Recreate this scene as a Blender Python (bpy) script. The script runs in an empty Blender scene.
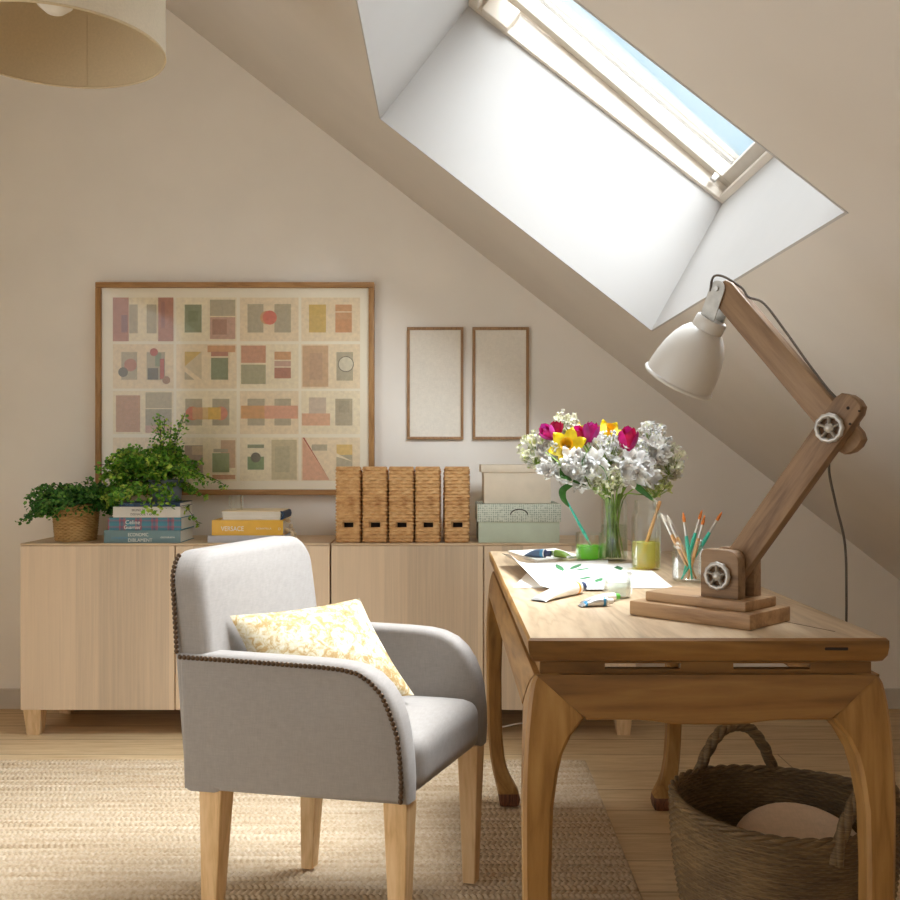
import bpy, bmesh, math, random
from mathutils import Vector, Matrix, Euler
random.seed(7)
sc = bpy.context.scene
COL = sc.collection
PI = math.pi
F, CX, CY, CH = 1000.0, 446.0, 456.0, 1.077      # lens in pixels of a 900 frame, eye height

def at(px, py, Y):
    return Vector(((px - CX) / F * Y, Y, CH - (py - CY) / F * Y))
def atz(px, py, z):
    Y = (CH - z) * F / (py - CY)
    return Vector(((px - CX) / F * Y, Y, z))
def lin(c):
    out = []
    for v in c[:3]:
        v = v / 255.0
        out.append(v / 12.92 if v <= .04045 else ((v + .055) / 1.055) ** 2.4)
    return tuple(out) + (1.0,)

# ------------------------------------------------------------------ materials
class NT:
    def __init__(s, name):
        s.m = bpy.data.materials.new(name); s.m.use_nodes = True
        s.t = s.m.node_tree; s.t.nodes.clear()
        s.out = s.n('ShaderNodeOutputMaterial')
    def n(s, typ, ins=None, **props):
        nd = s.t.nodes.new(typ)
        for k, v in props.items(): setattr(nd, k, v)
        for k, v in (ins or {}).items():
            sock = nd.inputs[k]
            if isinstance(v, bpy.types.NodeSocket): s.t.links.new(v, sock)
            else: sock.default_value = v
        return nd
    def coord(s, kind='Object', scale=(1, 1, 1), rot=(0, 0, 0)):
        tc = s.n('ShaderNodeTexCoord')
        mp = s.n('ShaderNodeMapping', {'Vector': tc.outputs[kind], 'Scale': scale, 'Rotation': rot})
        return mp.outputs[0]
    def ramp(s, fac, stops):
        r = s.n('ShaderNodeValToRGB', {'Fac': fac}); e = r.color_ramp.elements
        while len(e) < len(stops): e.new(.5)
        for i, (p, c) in enumerate(stops): e[i].position = p; e[i].color = lin(c)
        return r.outputs[0]
    def noise(s, vec, scale, detail=4, rough=.5, dist=0):
        return s.n('ShaderNodeTexNoise', {'Vector': vec, 'Scale': scale, 'Detail': detail, 'Roughness': rough, 'Distortion': dist}).outputs[0]
    def mix(s, fac, a, b, blend='MIX'):
        nd = s.n('ShaderNodeMix', data_type='RGBA', blend_type=blend)
        for i, v in ((0, fac), (6, a), (7, b)):
            if isinstance(v, bpy.types.NodeSocket): s.t.links.new(v, nd.inputs[i])
            else: nd.inputs[i].default_value = v
        return nd.outputs[2]
    def math(s, op, a, b=0.0):
        return s.n('ShaderNodeMath', {0: a, 1: b}, operation=op).outputs[0]
    def bump(s, h, strength=.3, dist=.002):
        return s.n('ShaderNodeBump', {'Height': h, 'Strength': strength, 'Distance': dist}).outputs[0]
    def finish(s, col, rough=.5, metal=0.0, normal=None, **kw):
        ins = {'Base Color': col, 'Roughness': rough, 'Metallic': metal}
        if normal is not None: ins['Normal'] = normal
        ins.update(kw)
        p = s.n('ShaderNodeBsdfPrincipled', ins)
        s.t.links.new(p.outputs[0], s.out.inputs[0]); return s.m

def m_plain(name, c, rough=.5, metal=0.0, var=.06, scale=20, bump=0, bscale=None, **kw):
    t = NT(name); v = t.coord()
    d = tuple(max(0, x * (1 - var)) for x in c); l = tuple(min(255, x * (1 + var)) for x in c)
    col = t.ramp(t.noise(v, scale), [(.3, d), (.7, l)])
    nm = t.bump(t.noise(v, bscale or scale * 4), bump, .002) if bump else None
    return t.finish(col, rough, metal, nm, **kw)

def m_wood(name, dark, mid, light, axis='x', scale=1.0, rough=.5, knots=True, ring=7.0, bump=.12):
    t = NT(name)
    a, b = 1.1 * scale, 11.0 * scale
    sclv = {'x': (a, b, b), 'y': (b, a, b), 'z': (b, b, a)}[axis]
    v = t.coord('Object', sclv)
    warp = t.noise(v, 1.3, 3, .55, .6)
    wv = t.math('FRACT', t.math('MULTIPLY', warp, ring))
    tri = t.math('ABSOLUTE', t.math('SUBTRACT', wv, .5))
    fine = t.noise(v, 9.0, 6, .7)
    fac = t.math('ADD', t.math('MULTIPLY', tri, .75), t.math('MULTIPLY', fine, .55))
    col = t.ramp(fac, [(.22, dark), (.45, mid), (.75, light)])
    if knots:
        k = t.n('ShaderNodeTexVoronoi', {'Vector': t.coord('Object', tuple(x / 2.0 for x in sclv)), 'Scale': 1.5})
        kn = t.ramp(k.outputs['Distance'], [(.03, (0, 0, 0)), (.12, (255, 255, 255))])
        col = t.mix(kn, lin(tuple(x * .55 for x in dark)), col)
    return t.finish(col, rough, 0, t.bump(fine, bump, .001))

def m_staves(name, c, axis=0, w=.09):
    t = NT(name)
    tc = t.n('ShaderNodeTexCoord')
    sep = t.n('ShaderNodeSeparateXYZ', {0: tc.outputs['Object']})
    x = t.math('ADD', t.math('DIVIDE', sep.outputs[axis], w), t.math('MULTIPLY', t.noise(t.coord('Object', (3, 3, 0)), 3.0), .5))
    idx = t.math('FLOOR', x)
    wn = t.n('ShaderNodeTexWhiteNoise', {'W': idx}, noise_dimensions='1D')
    v = t.coord('Object', (60, 60, 1.4))
    g = t.noise(v, 1.5, 6, .65, .3)
    fac = t.math('ADD', t.math('MULTIPLY', wn.outputs[0], .55), t.math('MULTIPLY', g, .6))
    col = t.ramp(fac, [(.2, tuple(i * .88 for i in c)), (.55, c), (.95, tuple(min(255, i * 1.07) for i in c))])
    return t.finish(col, .5, 0, t.bump(g, .08, .001))

def m_floor(name):
    t = NT(name)
    v = t.coord('Object')
    br = t.n('ShaderNodeTexBrick', {'Vector': v, 'Color1': lin((206, 180, 140)), 'Color2': lin((224, 200, 160)), 'Mortar': lin((140, 112, 80)),
             'Scale': 1.0, 'Mortar Size': .0022, 'Mortar Smooth': .2, 'Brick Width': 1.9, 'Row Height': .19}, offset=.37)
    g = t.noise(t.coord('Object', (1.3, 16, 1)), 3.0, 6, .7, .5)
    gr = t.ramp(g, [(.25, (196, 176, 150)), (.6, (255, 255, 255))])
    col = t.mix(.75, br.outputs[0], gr, 'MULTIPLY')
    nm = t.bump(t.math('ADD', t.math('MULTIPLY', g, .2), t.math('MULTIPLY', br.outputs['Fac'], -1.0)), .35, .002)
    return t.finish(col, .48, 0, nm)

def m_fabric(name, c, var=.05, wscale=420, bump=.25):
    t = NT(name); v = t.coord()
    n1 = t.noise(v, 60, 4)
    wx = t.noise(t.coord('Object', (wscale, wscale * .12, wscale * .12)), 1.0, 2)
    wz = t.noise(t.coord('Object', (wscale * .12, wscale * .12, wscale)), 1.0, 2)
    w = t.math('ADD', t.math('MULTIPLY', wx, .5), t.math('MULTIPLY', wz, .5))
    f = t.math('ADD', t.math('MULTIPLY', n1, .3), t.math('MULTIPLY', w, .7))
    col = t.ramp(f, [(.3, tuple(i * (1 - var) for i in c)), (.7, tuple(min(255, i * (1 + var)) for i in c))])
    return t.finish(col, .85, 0, t.bump(w, bump, .001), **{'Sheen Weight': .15})

def m_cushion(name):
    t = NT(name); v = t.coord()
    n = t.noise(v, 55, 5, .7, .8)
    n2 = t.noise(v, 15, 3, .5, .5)
    f = t.math('ADD', t.math('MULTIPLY', n, .7), t.math('MULTIPLY', n2, .35))
    col = t.ramp(f, [(.40, (208, 201, 186)), (.5, (198, 186, 156)), (.57, (176, 146, 96)), (.7, (158, 122, 70))])
    return t.finish(col, .8, 0, t.bump(n, .2, .002))

def m_straw(name, dark, mid, light, sx=(3, 3, 40), scale=6, rough=.65):
    t = NT(name)
    n = t.noise(t.coord('Object', sx), scale, 5, .7)
    n2 = t.noise(t.coord(), 9, 3)
    f = t.math('ADD', t.math('MULTIPLY', n, .75), t.math('MULTIPLY', n2, .3))
    col = t.ramp(f, [(.32, dark), (.52, mid), (.72, light)])
    return t.finish(col, rough, 0, t.bump(n, .4, .002))

def m_glass(name, tint=(250, 252, 250), refl=.9, base=.03):
    t = NT(name)
    tr = t.n('ShaderNodeBsdfTransparent', {'Color': lin(tint)})
    gl = t.n('ShaderNodeBsdfGlossy', {'Color': (1, 1, 1, 1), 'Roughness': .03})
    lw = t.n('ShaderNodeFresnel', {'IOR': 1.45})
    fac = t.math('ADD', t.math('MULTIPLY', lw.outputs[0], refl), base - .03)
    mx = t.n('ShaderNodeMixShader', {0: fac, 1: tr.outputs[0], 2: gl.outputs[0]})
    t.t.links.new(mx.outputs[0], t.out.inputs[0]); return t.m

def m_liquid(name, c, dens=.6):
    t = NT(name)
    tr = t.n('ShaderNodeBsdfTransparent', {'Color': lin(c)})
    df = t.n('ShaderNodeBsdfDiffuse', {'Color': lin(c)})
    tl = t.n('ShaderNodeBsdfTranslucent', {'Color': lin(c)})
    a = t.n('ShaderNodeMixShader', {0: .5, 1: df.outputs[0], 2: tl.outputs[0]})
    b = t.n('ShaderNodeMixShader', {0: dens, 1: tr.outputs[0], 2: a.outputs[0]})
    t.t.links.new(b.outputs[0], t.out.inputs[0]); return t.m

def m_shade(name, c):
    t = NT(name)
    n = t.noise(t.coord('Object', (200, 200, 200)), 1.0, 2)
    col = t.ramp(n, [(.3, tuple(i * .97 for i in c)), (.7, c)])
    df = t.n('ShaderNodeBsdfDiffuse', {'Color': col})
    tl = t.n('ShaderNodeBsdfTranslucent', {'Color': col})
    b = t.n('ShaderNodeMixShader', {0: .22, 1: df.outputs[0], 2: tl.outputs[0]})
    t.t.links.new(b.outputs[0], t.out.inputs[0]); return t.m

def m_leaf(name, c):
    t = NT(name)
    n = t.noise(t.coord(), 30, 2)
    col = t.ramp(n, [(.35, tuple(i * .8 for i in c)), (.65, tuple(min(255, i * 1.1) for i in c))])
    p = t.n('ShaderNodeBsdfPrincipled', {'Base Color': col, 'Roughness': .55})
    tl = t.n('ShaderNodeBsdfTranslucent', {'Color': col})
    b = t.n('ShaderNodeMixShader', {0: .3, 1: p.outputs[0], 2: tl.outputs[0]})
    t.t.links.new(b.outputs[0], t.out.inputs[0]); return t.m

def m_rug(name):
    t = NT(name)
    v = t.coord('Object')
    sep = t.n('ShaderNodeSeparateXYZ', {0: v})
    wob = t.noise(t.coord('Object', (1.2, 9, 1)), 2.0, 3)
    tone = t.noise(t.coord('Object', (1.0, 26, 1)), 2.0, 4, .6)
    st = t.noise(t.coord('Object', (70, 70, 1)), 1.0, 3, .6)
    f = t.math('ADD', t.math('MULTIPLY', tone, .55), t.math('MULTIPLY', st, .5))
    col = t.ramp(f, [(.3, (160, 130, 94)), (.5, (198, 176, 146)), (.68, (218, 202, 178))])
    return t.finish(col, .85, 0, t.bump(st, .3, .003))

def m_tartan(name):
    t = NT(name)
    sep = t.n('ShaderNodeSeparateXYZ', {0: t.coord('Object')})
    def bands(o, k): return t.math('FRACT', t.math('MULTIPLY', o, k))
    a = t.ramp(bands(sep.outputs[0], 16), [(0, (70, 140, 165)), (.42, (72, 130, 150)), (.45, (190, 70, 90)), (.6, (60, 90, 120)), (.8, (200, 90, 100)), (.86, (66, 140, 160))])
    b = t.ramp(bands(sep.outputs[2], 40), [(0, (80, 140, 160)), (.3, (60, 110, 140)), (.5, (170, 80, 100)), (.75, (60, 140, 160))])
    return t.finish(t.mix(.45, a, b), .5)

def m_dots(name, c, d):
    t = NT(name)
    v = t.n('ShaderNodeTexVoronoi', {'Vector': t.coord('Object', (1, 1, 1)), 'Scale': 120.0, 'Randomness': .2})
    col = t.ramp(v.outputs['Distance'], [(.36, d), (.5, c)])
    return t.finish(col, .6)

M = {}
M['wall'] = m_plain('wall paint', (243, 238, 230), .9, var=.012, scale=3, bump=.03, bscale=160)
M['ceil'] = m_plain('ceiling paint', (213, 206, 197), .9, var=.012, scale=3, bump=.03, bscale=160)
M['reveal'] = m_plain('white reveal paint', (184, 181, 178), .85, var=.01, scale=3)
M['white_lacquer'] = m_plain('white lacquered wood', (222, 212, 198), .35, var=.015, scale=8)
M['seal'] = m_plain('dark rubber seal', (22, 15, 11), .6)
M['alu'] = m_plain('beige cladding', (116, 106, 92), .45, var=.03)
M['floor'] = m_floor('oak plank floor')
M['base'] = m_plain('skirting paint', (206, 198, 186), .6, var=.015)
M['glass'] = m_glass('clear glass', (254, 255, 254), .5)
M['pane'] = m_glass('window glass', (254, 255, 255), .5, .03)
M['oakdoor'] = m_staves('pale oak staves', (226, 204, 176))
M['oaktop'] = m_wood('pale oak board', (200, 172, 138), (218, 192, 158), (228, 204, 174), 'x', 1.5, knots=False, ring=4)
M['oakleg'] = m_wood('pale oak leg', (206, 172, 126), (222, 190, 148), (232, 204, 164), 'z', 2.0, knots=False, ring=3)
M['chairleg'] = m_wood('beech chair leg', (204, 166, 116), (222, 186, 138), (232, 200, 156), 'z', 2.0, knots=False, ring=3)
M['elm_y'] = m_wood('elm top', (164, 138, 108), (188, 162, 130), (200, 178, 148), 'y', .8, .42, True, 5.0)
M['elm_x_shaded'] = m_wood('elm apron across shaded', (102, 68, 28), (130, 90, 42), (150, 110, 58), 'x', .8, .45, True, 4.6)  # shade put into the colour: same elm, darker than the legs
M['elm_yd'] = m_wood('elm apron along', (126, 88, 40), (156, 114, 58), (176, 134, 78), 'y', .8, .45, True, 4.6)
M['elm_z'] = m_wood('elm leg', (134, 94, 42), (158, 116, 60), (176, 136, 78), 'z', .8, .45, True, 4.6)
M['hoof'] = m_wood('dark hoof', (70, 38, 22), (104, 60, 36), (130, 80, 48), 'z', 2.0, .5, knots=False)
M['darkslot'] = m_plain('dark slot', (44, 28, 16), .8)
M['mango'] = m_wood('brown mango wood', (108, 80, 54), (138, 108, 78), (156, 126, 94), 'x', 1.6, .55, True, 2.5)
M['mango_x'] = m_wood('brown mango base', (146, 112, 78), (176, 140, 102), (192, 158, 118), 'x', 1.6, .5, True, 2.5)
M['enamel'] = m_plain('pale grey enamel', (208, 204, 198), .28, var=.02, scale=6)
M['enamel_in'] = m_plain('white enamel inside', (236, 232, 224), .4, var=.01)
M['nickel'] = m_plain('brushed nickel', (186, 182, 176), .38, .6, var=.06, scale=60)
M['galv'] = m_plain('grey painted bracket', (186, 184, 178), .45, .25, var=.08, scale=50)
M['cord'] = m_plain('grey woven cord', (96, 88, 80), .8, var=.15, scale=400)
M['linen'] = m_fabric('grey linen', (149, 142, 136))
M['nail'] = m_plain('bronze nail', (86, 68, 52), .35, .8, var=.1, scale=90)
M['cushion'] = m_cushion('gold printed cotton')
M['rug'] = m_rug('jute')
M['shade'] = m_shade('cream drum fabric', (232, 222, 202))
M['shade_in'] = m_shade('beige drum lining', (220, 202, 168))
M['opal'] = m_plain('opal bulb', (236, 232, 224), .3, var=.01)
M['whiteplastic'] = m_plain('white plastic', (232, 228, 220), .4, var=.02)
M['frame'] = m_wood('oak frame', (150, 108, 60), (172, 128, 78), (188, 146, 94), 'x', 2.5, .45, knots=False, ring=3)
M['frame_z'] = m_wood('oak frame upright', (150, 108, 60), (172, 128, 78), (188, 146, 94), 'z', 2.5, .45, knots=False, ring=3)
M['slimframe'] = m_wood('brown slim frame', (140, 104, 70), (160, 122, 84), (176, 138, 98), 'z', 2.5, .5, knots=False)
M['mat'] = m_plain('ivory paper mount', (252, 240, 220), .9, var=.01, scale=5)
M['linencanvas'] = m_fabric('oatmeal canvas', (236, 230, 218), .04, 600, .1)
M['wicker'] = m_straw('honey wicker', (166, 116, 68), (212, 168, 114), (234, 200, 150), (1, 1, 2), 22)
M['wickerpot'] = m_straw('pale straw weave', (134, 98, 52), (186, 148, 92), (214, 182, 130))
M['seagrass'] = m_straw('brown seagrass', (60, 42, 24), (106, 82, 50), (152, 124, 82), (3, 3, 60))
M['darkvoid'] = m_plain('dark file inside', (36, 26, 18), .9)
M['creambox'] = m_plain('cream card', (226, 214, 194), .8, var=.02)
M['greenbox'] = m_plain('sage card', (196, 208, 188), .75, var=.02)
M['greenlid'] = m_dots('sage dotted card', (214, 220, 206), (150, 164, 148))
M['soil'] = m_plain('soil', (52, 38, 26), .95, var=.3, scale=80, bump=.5)
M['bluepot'] = m_plain('grey blue glaze', (112, 124, 140), .35, var=.25, scale=14)
for i, c in enumerate([(52, 106, 42), (78, 138, 56), (116, 168, 72)]): M['leafA%d' % i] = m_leaf('fern green dark set %d' % i, c)
for i, c in enumerate([(84, 140, 44), (124, 178, 56), (182, 206, 84)]): M['leafB%d' % i] = m_leaf('fern green bright set %d' % i, c)
M['stemgreen'] = m_leaf('stem green', (146, 176, 78))
M['leafgreen'] = m_leaf('leaf green', (66, 122, 44))
M['twig'] = m_plain('dark twig', (60, 46, 30), .7)
M['magenta'] = m_leaf('magenta tulip petal', (196, 24, 118))
M['violet'] = m_leaf('violet pink tulip petal', (184, 52, 140))
M['crimson'] = m_leaf('crimson tulip petal', (186, 16, 72))
M['yellow'] = m_leaf('yellow daffodil petal', (248, 214, 40))
M['orange'] = m_leaf('daffodil trumpet', (246, 190, 16))
M['petal'] = m_leaf('white petal', (254, 252, 248))
M['blush'] = m_leaf('blush petal throat', (248, 236, 226))
M['bud'] = m_leaf('cream bud', (240, 236, 208))
M['budgreen'] = m_leaf('greenish bud', (206, 212, 140))
M['watergreen'] = m_liquid('green paint water', (172, 240, 112), .6)
M['wateryellow'] = m_liquid('yellow green paint water', (240, 240, 160), .36)
M['waterclear'] = m_liquid('clear water', (244, 248, 240), .05)
M['watermilk'] = m_liquid('milky water', (236, 238, 232), .45)
M['sediment'] = m_liquid('yellow pigment', (244, 206, 40), .9)
M['turq'] = m_plain('turquoise lacquer', (70, 196, 172), .35, var=.03)
M['ferrule'] = m_plain('silver ferrule', (214, 212, 206), .3, .7)
M['bristle'] = m_plain('orange bristle', (206, 116, 42), .7, var=.15, scale=200)
M['bristlew'] = m_plain('white bristle', (238, 232, 220), .7)
M['barewood'] = m_wood('bare wood stick', (196, 142, 88), (214, 164, 108), (226, 182, 130), 'z', 3, .6, knots=False)
M['paper'] = m_plain('white watercolour paper', (246, 243, 238), .9, var=.012, scale=30, bump=.08, bscale=300)
M['leafpaint'] = m_plain('green watercolour', (64, 120, 74), .9, var=.2, scale=60)
M['leafpaint2'] = m_plain('grey watercolour', (196, 200, 194), .9, var=.08, scale=60)
M['tubewhite'] = m_plain('white tube', (238, 236, 230), .35, var=.02)
M['tubesilver'] = m_plain('silver tube end', (206, 206, 204), .3, .6, var=.05)
M['tubeorange'] = m_plain('orange band', (240, 166, 36), .45)
M['tubenavy'] = m_plain('navy cap', (52, 62, 92), .4)
M['tubeblue'] = m_plain('blue band', (70, 144, 186), .4)
M['tubegreen'] = m_plain('leaf green paint', (96, 178, 60), .4)
M['tubeolive'] = m_plain('olive green label', (132, 166, 70), .45)
M['tubeslate'] = m_plain('slate blue label', (88, 112, 142), .45)
M['tealbook'] = m_plain('grey teal cloth', (116, 144, 150), .6, var=.03)
M['navybook'] = m_plain('navy cloth', (34, 62, 96), .5, var=.04)
M['whitebook'] = m_plain('white jacket', (228, 224, 218), .5, var=.02)
M['yellowbook'] = m_plain('mustard jacket', (236, 186, 74), .45, var=.02)
M['greybook'] = m_plain('lilac grey jacket', (190, 190, 198), .5, var=.03)
M['creambook'] = m_plain('cream jacket', (232, 214, 180), .5, var=.02)
M['tartan'] = m_tartan('tartan jacket')
M['page'] = m_straw('book pages', (206, 200, 188), (230, 226, 216), (242, 238, 230), (2, 2, 300), 4, .9)
M['inkwhite'] = m_plain('white ink', (240, 240, 236), .6, var=.01)
M['inkdark'] = m_plain('dark ink', (96, 88, 84), .6)
M['inkblue'] = m_plain('blue ink', (84, 150, 196), .6)
M['pearl'] = m_plain('pearly bead', (226, 206, 176), .25, var=.15, scale=60)
M['beigecloth'] = m_fabric('beige cloth', (208, 178, 146))
M['redyarn'] = m_plain('dark red wool', (112, 44, 32), .9, var=.2, scale=80, bump=.5)

def art(c):
    c = tuple(round(x * .74 + p * .26) for x, p in zip(c, (226, 206, 178)))
    k = 'art%s' % (c,)
    if k not in M: M[k] = m_plain('watercolour wash %d %d %d' % c, tuple(min(255, x * 1.04) for x in c), .9, var=.035, scale=60)
    return M[k]

# ------------------------------------------------------------------ mesh helpers
WORLD = {}
def thing(name, label, cat, loc, rz=0, group=None, M4=None):
    o = bpy.data.objects.new(name, None); COL.objects.link(o); o.empty_display_size = .05
    m = M4 if M4 is not None else Matrix.Translation(Vector(loc)) @ Matrix.Rotation(rz, 4, 'Z')
    o.matrix_world = m; WORLD[o] = m
    tag(o, label, cat, group); return o
def tag(o, label, cat, group=None):
    o['label'] = label; o['category'] = cat
    if group: o['group'] = group
    return o
def struct(o): o['kind'] = 'structure'; return o
def link(name, bm, mats, parent=None, smooth=40, origin=None, local=False, label=None):
    """mesh built in world coordinates -> one object (local coordinates of its parent / of an origin)"""
    if not isinstance(mats, (list, tuple)): mats = [mats]
    me = bpy.data.meshes.new(name)
    bmesh.ops.recalc_face_normals(bm, faces=bm.faces[:])
    bm.to_mesh(me); bm.free()
    for m in mats: me.materials.append(m)
    o = bpy.data.objects.new(name, me); COL.objects.link(o)
    if local:
        W = WORLD[parent] if parent else Matrix()
    else:
        if parent: W = WORLD[parent]
        else: W = Matrix.Translation(Vector(origin)) if origin is not None else Matrix()
        me.transform(W.inverted())
    if parent: o.parent = parent
    else: o.matrix_world = W
    WORLD[o] = W
    if smooth:
        for p in me.polygons: p.use_smooth = True
        me.set_sharp_from_angle(angle=math.radians(smooth))
    if label: o['label'] = label
    return o
def copy_tree(o, parent=None):
    c = o.copy(); COL.objects.link(c); c.parent = parent
    for ch in list(o.children):
        copy_tree(ch, c)
    return c

class BM:
    """thin wrapper around a bmesh that can merge pieces with material slots"""
    def __new__(cls): return bmesh.new()
def merge(bm, t, mi=0, M4=None):
    if M4 is not None: bmesh.ops.transform(t, matrix=M4, verts=t.verts[:])
    for f in t.faces: f.material_index = mi
    me = bpy.data.meshes.new('tmp'); t.to_mesh(me); t.free()
    bm.from_mesh(me); bpy.data.meshes.remove(me)
def box(bm, x0, x1, y0, y1, z0, z1, bev=0, seg=2, mi=0, M4=None):
    t = bmesh.new(); bmesh.ops.create_cube(t, size=1)
    for v in t.verts:
        v.co = Vector(((x0 + x1) / 2 + v.co.x * (x1 - x0), (y0 + y1) / 2 + v.co.y * (y1 - y0), (z0 + z1) / 2 + v.co.z * (z1 - z0)))
    if bev: bmesh.ops.bevel(t, geom=t.edges[:], offset=bev, segments=seg, affect='EDGES', profile=.5)
    merge(bm, t, mi, M4); return bm
def lathe(bm, prof, n=32, mi=0, M4=None, cap0=True, cap1=True):
    t = bmesh.new(); rings = []
    for r, z in prof:
        rings.append([t.verts.new((r * math.cos(2 * PI * i / n), r * math.sin(2 * PI * i / n), z)) for i in range(n)])
    for a, b in zip(rings, rings[1:]):
        for i in range(n): t.faces.new((a[i], a[(i + 1) % n], b[(i + 1) % n], b[i]))
    if cap0 and prof[0][0] > 1e-6: t.faces.new(rings[0][::-1])
    if cap1 and prof[-1][0] > 1e-6: t.faces.new(rings[-1])
    bmesh.ops.remove_doubles(t, verts=t.verts[:], dist=1e-6)
    merge(bm, t, mi, M4); return bm
def frames(pts):
    pts = [Vector(p) for p in pts]; out = []; up = None
    for i, p in enumerate(pts):
        d = (pts[min(i + 1, len(pts) - 1)] - pts[max(i - 1, 0)]).normalized()
        if up is None:
            up = Vector((0, 0, 1)) if abs(d.z) < .9 else Vector((1, 0, 0))
        s = d.cross(up).normalized(); up = s.cross(d).normalized()
        out.append((p, s, up))
    return out
def tube(bm, pts, r, n=8, mi=0, ry=None, cap=True):
    rs = r if isinstance(r, (list, tuple)) else [r] * len(pts)
    t = bmesh.new(); rings = []
    for (p, s, u), q in zip(frames(pts), rs):
        qy = q if ry is None else ry
        rings.append([t.verts.new(p + s * (q * math.cos(2 * PI * i / n)) + u * (qy * math.sin(2 * PI * i / n))) for i in range(n)])
    for a, b in zip(rings, rings[1:]):
        for i in range(n): t.faces.new((a[i], a[(i + 1) % n], b[(i + 1) % n], b[i]))
    if cap: t.faces.new(rings[0][::-1]); t.faces.new(rings[-1])
    merge(bm, t, mi); return bm
def smoothpts(ctrl, k=8):
    P = [Vector(c) for c in ctrl]; P = [P[0] * 2 - P[1]] + P + [P[-1] * 2 - P[-2]]; out = []
    for i in range(1, len(P) - 2):
        for j in range(k):
            t = j / k; a, b, c, d = P[i - 1], P[i], P[i + 1], P[i + 2]
            out.append(.5 * ((2 * b) + (c - a) * t + (2 * a - 5 * b + 4 * c - d) * t * t + (3 * b - a - 3 * c + d) * t ** 3))
    out.append(P[-2]); return out
def surf(bm, fn, nu, nv, wrap=False, mi=0, skip=None):
    t = bmesh.new()
    g = [[t.verts.new(fn(i / nu, j / nv)) for i in range(nu if wrap else nu + 1)] for j in range(nv + 1)]
    for j in range(nv):
        for i in range(nu):
            if skip and skip((i + .5) / nu, (j + .5) / nv): continue
            k = (i + 1) % nu if wrap else i + 1
            t.faces.new((g[j][i], g[j][k], g[j + 1][k], g[j + 1][i]))
    for v in [v for v in t.verts if not v.link_faces]: t.verts.remove(v)
    merge(bm, t, mi); return bm
def prism(bm, poly, axis, a, b, bev=0, seg=2, mi=0, M4=None, fix=None):
    """polygon in the plane across `axis`, extruded from a to b. axis 'y': (x,z); 'x': (y,z); 'z': (x,y)"""
    t = bmesh.new()
    def P(p, d): return {'y': (p[0], d, p[1]), 'x': (d, p[0], p[1]), 'z': (p[0], p[1], d)}[axis]
    A = [t.verts.new(P(p, a)) for p in poly]; B = [t.verts.new(P(p, b)) for p in poly]; n = len(poly)
    fa = t.faces.new(A[::-1]); fb = t.faces.new(B)
    for i in range(n): t.faces.new((A[i], A[(i + 1) % n], B[(i + 1) % n], B[i]))
    bmesh.ops.recalc_face_normals(t, faces=t.faces[:])
    if bev:
        ed = list({e for f in (fa, fb) for e in f.edges})
        bmesh.ops.bevel(t, geom=ed, offset=bev, segments=seg, affect='EDGES', profile=.5)
    if fix: fix(t)
    merge(bm, t, mi, M4); return bm
def softbox(bm, x0, x1, y0, y1, z0, z1, r, cuts=14, mi=0, M4=None, fn=None):
    t = bmesh.new(); bmesh.ops.create_cube(t, size=1)
    bmesh.ops.subdivide_edges(t, edges=t.edges[:], cuts=cuts, use_grid_fill=True)
    hx, hy, hz = (x1 - x0) / 2, (y1 - y0) / 2, (z1 - z0) / 2
    c = Vector(((x0 + x1) / 2, (y0 + y1) / 2, (z0 + z1) / 2))
    def ease(a):   # crowd the grid lines towards the edges
        s = a * 2; return math.copysign(1 - (1 - abs(s)) ** 1.7, s) if abs(s) < 1 else s
    for v in t.verts:
        p = Vector((ease(v.co.x) * hx, ease(v.co.y) * hy, ease(v.co.z) * hz))
        q = Vector((max(-hx + r, min(hx - r, p.x)), max(-hy + r, min(hy - r, p.y)), max(-hz + r, min(hz - r, p.z))))
        d = p - q
        if d.length > 1e-9: p = q + d.normalized() * r
        p = p + c
        v.co = fn(p) if fn else p
    merge(bm, t, mi, M4); return bm
def weave(bm, pos, nst, nrow, amp, wrap=True, mi=0, skip=None, ku=4):
    nu, nv = nst * ku, nrow * 2; e = 1e-3
    def fn(u, v):
        p = Vector(pos(u, v)); du = Vector(pos(u + e, v)) - Vector(pos(u - e, v))
        dv = Vector(pos(u, min(1, v + e))) - Vector(pos(u, max(0, v - e)))
        nrm = du.cross(dv).normalized()
        j = round(v * nv); row = j // 2
        prof = 1.0 if j % 2 else 0.0
        return p + nrm * (amp * prof * (1.0 + .8 * math.cos(PI * (u * nst + row))))
    surf(bm, fn, nu, nv, wrap, mi, skip)
def rrect(u, x0, x1, y0, y1, r=.012):
    """point on a rounded rectangle, u from the front-left corner along the front (y0)"""
    w, d = x1 - x0, y1 - y0; L = 2 * (w + d); s = (u % 1.0) * L
    if s < w: p = (x0 + s, y0)
    elif s < w + d: p = (x1, y0 + s - w)
    elif s < 2 * w + d: p = (x1 - (s - w - d), y1)
    else: p = (x0, y1 - (s - 2 * w - d))
    q = Vector((max(x0 + r, min(x1 - r, p[0])), max(y0 + r, min(y1 - r, p[1]))))
    dd = Vector(p) - q
    if dd.length > 1e-9: q = q + dd.normalized() * r
    return q
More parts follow.
